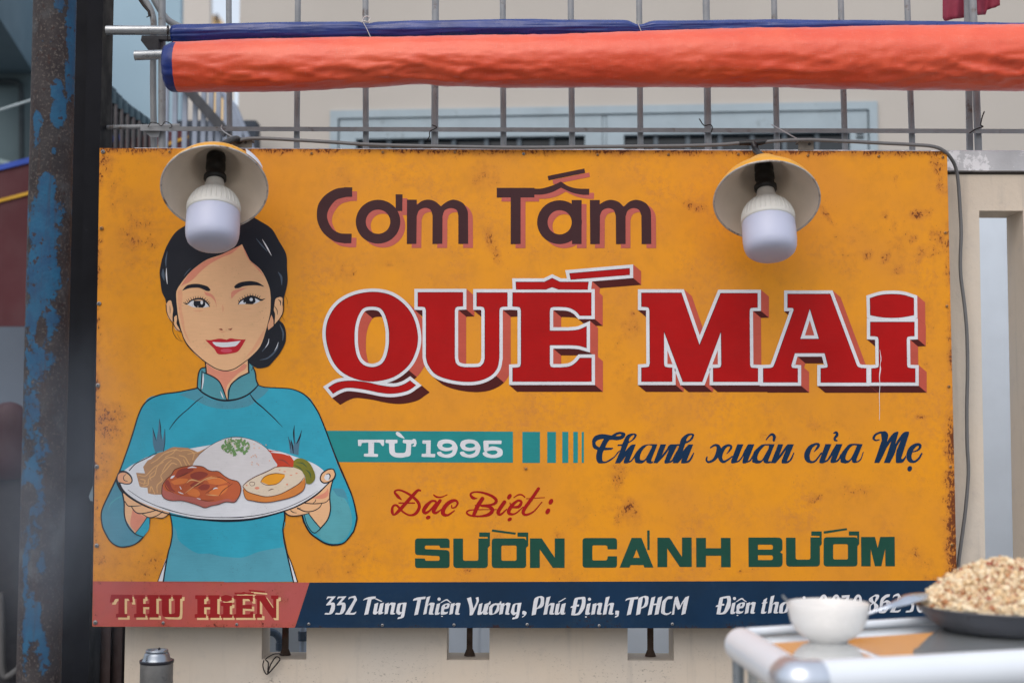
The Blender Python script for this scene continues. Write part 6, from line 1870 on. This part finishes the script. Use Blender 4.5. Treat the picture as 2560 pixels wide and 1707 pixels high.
MB().tube([BLc + (FLc - BLc).normalized() * .004, FLc - (FLc - BLc).normalized() * .034], .0270, 28).build('side_rail', M_WHITEAL, CART)
mb = MB()
mb.lathe([(.0270 * math.sin(t), -.0270 * math.cos(t)) for t in [.02 + 1.55 * i / 8 for i in range(9)]], Matrix.Translation(BLc + (FLc - BLc).normalized() * .004) @ (FLc - BLc).to_track_quat('Z', 'Y').to_matrix().to_4x4(), 28)
mb.build('rail_end', M_WHITEAL, CART)
MB().tube([FLc + dirf * .030, FRx], .0270, 28).build('front_rail', M_WHITEAL, CART)
dl = (FLc - BLc).normalized()
mb = MB()
mb.tube(cr([FLc - dl * .040, FLc - dl * .022, FLc - dl * .004 + dirf * .004, FLc + dirf * .022, FLc + dirf * .034], dens=.004, lo=6), .0285, 28)
mb.build('corner_elbow', M_CHROME, CART)
MB().tube([BL_ - (BR_ - BL_).normalized() * .006, BRx], .0075, 14).build('back_rail', M_WHITEAL, CART)
zg = 1.180
gl = [BLc + Vector((.022, -.004, 0)), FLc + Vector((.018, .022, 0)), FRx + Vector((0, .022, 0)), BRx + Vector((0, -.008, 0))]
for p in gl:
    p.z = zg - .006
mb = MB()
mb.add(gl + [p + Vector((0, 0, .006)) for p in gl], [(0, 1, 2, 3), (7, 6, 5, 4), (0, 4, 5, 1), (1, 5, 6, 2), (2, 6, 7, 3), (3, 7, 4, 0)])
mb.build('glass_top', M_GLASS, CART)
inner_b = [BL_ + Vector((.012, -.012, 0)), BRx + Vector((0, -.012, 0))]
mb = MB()
mb.add([Vector((p.x, p.y + dy, z)) for z in (1.135, 1.172) for p in inner_b for dy in (0, .008)], [(0, 2, 6, 4), (1, 5, 7, 3), (0, 1, 3, 2), (4, 6, 7, 5), (0, 4, 5, 1), (2, 3, 7, 6)])
mb.build('back_channel', M_ALU, CART)
pb = at(1827, 1690, BLc.y)
for nm, q in (('post', Vector((BLc.x - .004, BLc.y + .006, 0))), ('post', Vector((FLc.x, FLc.y, 0))), ('post', Vector((FRx.x, FRx.y, 0))), ('post', Vector((BRx.x, BRx.y, 0)))):
    MB().tube([(q.x, q.y, .0), (q.x, q.y, 1.150)], .0095, 14).build('post', M_ALU, CART)
def side(a, b, z0, z1, t=.004):
    d = (b - a).normalized()
    nn = Vector((-d.y, d.x, 0)) * t
    vs = [Vector((p.x, p.y, z)) + o for z in (z0, z1) for p in (a, b) for o in (Vector(), nn)]
    return vs, [(0, 2, 6, 4), (1, 5, 7, 3), (0, 1, 3, 2), (4, 6, 7, 5), (0, 4, 5, 1), (2, 3, 7, 6)]
for a, b in ((BLc + Vector((.008, -.012, 0)), FLc + Vector((0, .014, 0))), (FLc + Vector((.014, .002, 0)), FRx)):
    MB().add(*side(a, b, .78, 1.146)).build('side_glass', M_GLASS, CART)
    MB().add(*side(a, b, .05, .775, .012)).build('side_panel', M_ALU, CART)
mb = MB()
q = [Vector((p.x, p.y, .76)) for p in gl]
mb.add(q + [p + Vector((0, 0, .015)) for p in q], [(0, 1, 2, 3), (7, 6, 5, 4), (0, 4, 5, 1), (1, 5, 6, 2), (2, 6, 7, 3), (3, 7, 4, 0)])
mb.build('shelf', M_ALU, CART)

# bowl
M_CHINA = plain('white_china', rgb(228, 226, 224), .18, 0, .02, 10)
bp = at_z(2071, 1601, zg)
kb = FPX / (bp - CAM).dot(FWD)
Rb = 101.5 / kb
BOWL = empty('bowl', bp, 'small white china bowl on the glass cart top', 'bowl')
pf = [(.0001, .004), (.40, .004), (.42, .0), (.47, .0), (.48, .06), (.64, .12), (.82, .30), (.92, .52), (.972, .74), (1.0, .97), (.99, .99), (.965, .97), (.945, .72), (.89, .50), (.78, .30), (.58, .16), (.0001, .12)]
MB().lathe([(a * Rb, b * .060) for a, b in pf], Matrix.Translation(bp), 56).build('bowl_body', M_CHINA, BOWL)
zrim = bp.z + .058
M_SPOON = plain('spoon_steel', rgb(120, 124, 128), .3, .8, .05)
SP = empty('spoon', bp + Vector((-.02, 0, .02)), 'small steel spoon leaning inside the white bowl', 'spoon')
MB().tube([bp + Vector((-Rb * 1.03, .030, .066)), bp + Vector((-Rb * .84, .012, .050)), bp + Vector((-Rb * .3, -.008, .014))], [.0022, .0022, .0020], 8).build('handle', M_SPOON, SP)
mb = MB()
mb.lathe([(.0001, -.003), (.007, -.002), (.010, .001), (.0095, .0015), (.006, -.001), (.0001, -.002)], Matrix.Translation(bp + Vector((-Rb * .22, -.012, .0115))) @ Matrix.Diagonal((1.4, 1, 1, 1)), 16)
mb.build('spoon_bowl', M_SPOON, SP)

# pan with fried bits
M_PAN = plain('dark_pan_steel', rgb(96, 98, 106), .35, .6, .15, 10)
pp = at_z(2526, 1574, zg)
kp = FPX / (pp - CAM).dot(FWD)
Rp = 236 / kp
PAN = empty('pan', pp, 'wide dark steel pan on the glass cart heaped with fried bits', 'pan')
hp = 62 / kp
pf = [(.0001, .001), (.60, .0), (.66, .03), (.74, .14), (.84, .42), (.92, .74), (.975, .97), (1.0, 1.0), (1.0, 1.05), (.97, 1.03), (.90, .78), (.80, .40), (.70, .14), (.0001, .10)]
MB().lathe([(a * Rp, b * hp) for a, b in pf], Matrix.Translation(pp), 72).build('pan_body', M_PAN, PAN)
rr3 = random.Random(3)
def bit(mb, c, s, mi):
    ico = [(0, 0, 1), (.9, 0, .1), (.2, .9, -.1), (-.8, .4, .1), (-.6, -.7, -.1), (.5, -.8, .1), (0, 0, -1)]
    q = Matrix.Rotation(rr3.random() * 6.28, 3, Vector((rr3.random() - .5, rr3.random() - .5, rr3.random() - .5)))
    st = Vector((rr3.uniform(.6, 1.6), rr3.uniform(.5, 1.0), rr3.uniform(.5, 1.0)))
    vs = [c + q @ Vector((v[0] * st.x * rr3.uniform(.75, 1.2), v[1] * st.y * rr3.uniform(.75, 1.2), v[2] * st.z)) * s for v in ico]
    mb.add(vs, [(0, 1, 2), (0, 2, 3), (0, 3, 4), (0, 4, 5), (0, 5, 1), (6, 2, 1), (6, 3, 2), (6, 4, 3), (6, 5, 4), (6, 1, 5)], mi, True)
def hm(r):
    t = min(1, r / (Rp * .96))
    return hp * .98 + 116 / kp * (1 - t ** 2.0)
mb = MB()
NR = 14
prof = [(max(.0001, Rp * .91 * i / NR), hm(Rp * .91 * i / NR) - .007) for i in range(NR, -1, -1)]
mb.lathe([(Rp * .78, hp * .46)] + prof, Matrix.Translation(pp), 48, 0)
for i in range(7000):
    a = rr3.random() * 6.2832
    r = Rp * .915 * math.sqrt(rr3.random())
    x, y = r * math.cos(a), r * math.sin(a)
    lump = .006 * noise.noise(Vector((x * 28, y * 28, 1))) * (1 - (r / Rp) ** 4)
    c = pp + Vector((x, y, hm(r) - .003 + lump + rr3.uniform(-.003, .004)))
    tone = noise.noise(Vector((x * 40, y * 40, 6)))
    wts = (6 + 5 * max(0, tone), 4, 1.2 + 4 * max(0, -tone), .6 + 2 * max(0, -tone))
    big = rr3.random()
    bit(mb, c, rr3.uniform(.0014, .0036) if big < .72 else rr3.uniform(.0036, .0062) if big < .96 else rr3.uniform(.006, .0085), rr3.choices((0, 1, 2, 3), wts)[0])
M_B = [plain('fried_cream', rgb(240, 222, 190), .6, 0, .12, 90), plain('fried_gold', rgb(232, 202, 158), .55, 0, .15, 90), plain('fried_brown', rgb(186, 128, 86), .5, 0, .2, 90), plain('fried_red', rgb(168, 88, 62), .5, 0, .15, 90)]
o = mb.build('fried_bits', M_B)
tag(o, 'heap of golden fried crumbs and bits in the dark pan', 'food', kind='stuff')
# ladle
M_LADLE = plain('ladle_steel', rgb(196, 204, 216), .2, .85, .05)
pts = [(2392, 1500, -.93), (2345, 1493, -.95), (2312, 1491, -.97), (2280, 1494, -.99), (2252, 1504, -1.0), (2215, 1516, -1.01), (2175, 1530, -1.01), (2110, 1552, -1.0), (2070, 1566, -.99)]
LD = empty('ladle', at(2300, 1495, -.97), 'steel ladle handle leaning out of the pan towards the bowl', 'ladle')
q = [Vector(p) for p in cr([at(*p) for p in pts], dens=.01, lo=5)]
n = len(q)
wd = [.0125 if i < n * .40 else max(.0028, .0125 - .034 * (i / n - .40)) for i in range(n)]
mb = MB()
vs, fs = [], []
for i, p in enumerate(q):
    t = (q[min(i + 1, n - 1)] - q[max(i - 1, 0)]).normalized()
    up = Vector((0, -.55, .84))
    s = t.cross(up).normalized()
    u2 = s.cross(t).normalized()
    for k in range(10):
        a = 2 * math.pi * k / 10
        vs.append(p + s * math.cos(a) * wd[i] + u2 * math.sin(a) * (.0022 + .0012 * (wd[i] > .006)))
for i in range(n - 1):
    for k in range(10):
        fs.append((i * 10 + k, i * 10 + (k + 1) % 10, (i + 1) * 10 + (k + 1) % 10, (i + 1) * 10 + k))
fs += [tuple(range(9, -1, -1)), tuple((n - 1) * 10 + k for k in range(10))]
mb.add(vs, fs, 0, True)
mb.build('handle', M_LADLE, LD)
mb = MB()
mb.lathe([(.0001, -.014), (.018, -.011), (.028, -.003), (.031, .004), (.0295, .004), (.027, -.002), (.017, -.009), (.0001, -.012)], Matrix.Translation(at(2410, 1508, -.93)), 24)
mb.build('scoop', M_LADLE, LD)

# ------------------------------------------------------------------ smoke from the grill drifting past the pole
def smoke_mat():
    mm = bpy.data.materials.new('thin_grill_smoke')
    mm.use_nodes = True
    t = mm.node_tree
    t.nodes.remove(t.nodes['Principled BSDF'])
    out = t.nodes['Material Output']
    pv = t.nodes.new('ShaderNodeVolumePrincipled')
    pv.inputs['Color'].default_value = (.74, .84, 1.0, 1)
    pv.inputs['Anisotropy'].default_value = .2
    tc = t.nodes.new('ShaderNodeTexCoord')
    nz = t.nodes.new('ShaderNodeTexNoise')
    nz.inputs['Scale'].default_value = 4.5
    nz.inputs['Detail'].default_value = 4
    nz.inputs['Distortion'].default_value = .6
    t.links.new(tc.outputs['Object'], nz.inputs['Vector'])
    mp = t.nodes.new('ShaderNodeMapping')
    mp.inputs['Location'].default_value = (-1, -1, -1)
    mp.inputs['Scale'].default_value = (2, 2, 2)
    t.links.new(tc.outputs['Generated'], mp.inputs['Vector'])
    ln = t.nodes.new('ShaderNodeVectorMath')
    ln.operation = 'LENGTH'
    t.links.new(mp.outputs['Vector'], ln.inputs[0])
    fall = t.nodes.new('ShaderNodeMapRange')
    fall.interpolation_type = 'SMOOTHSTEP'
    for i, v in enumerate((1.0, .05, 0.0, 1.0)):
        fall.inputs[i + 1].default_value = v
    t.links.new(ln.outputs['Value'], fall.inputs[0])
    den = t.nodes.new('ShaderNodeMapRange')
    for i, v in enumerate((.34, .72, .12, 1.0)):
        den.inputs[i + 1].default_value = v
    t.links.new(nz.outputs['Fac'], den.inputs[0])
    mu = t.nodes.new('ShaderNodeMath')
    mu.operation = 'MULTIPLY'
    t.links.new(fall.outputs[0], mu.inputs[0])
    t.links.new(den.outputs[0], mu.inputs[1])
    m2 = t.nodes.new('ShaderNodeMath')
    m2.operation = 'MULTIPLY'
    m2.inputs[1].default_value = 2.3
    t.links.new(mu.outputs[0], m2.inputs[0])
    t.links.new(m2.outputs[0], pv.inputs['Density'])
    t.links.new(pv.outputs[0], out.inputs['Volume'])
    return mm
c = at(165, 1230, -.62)
me = bpy.data.meshes.new('smoke')
bm = bmesh.new()
bmesh.ops.create_icosphere(bm, subdivisions=3, radius=1.0, matrix=Matrix.Diagonal((.24, .20, .42, 1)))
bm.to_mesh(me)
bm.free()
me.materials.append(smoke_mat())
o = bpy.data.objects.new('smoke', me)
C.objects.link(o)
o.location = c
tag(o, 'thin bluish grill smoke drifting past the rusty pole', 'smoke', kind='stuff')
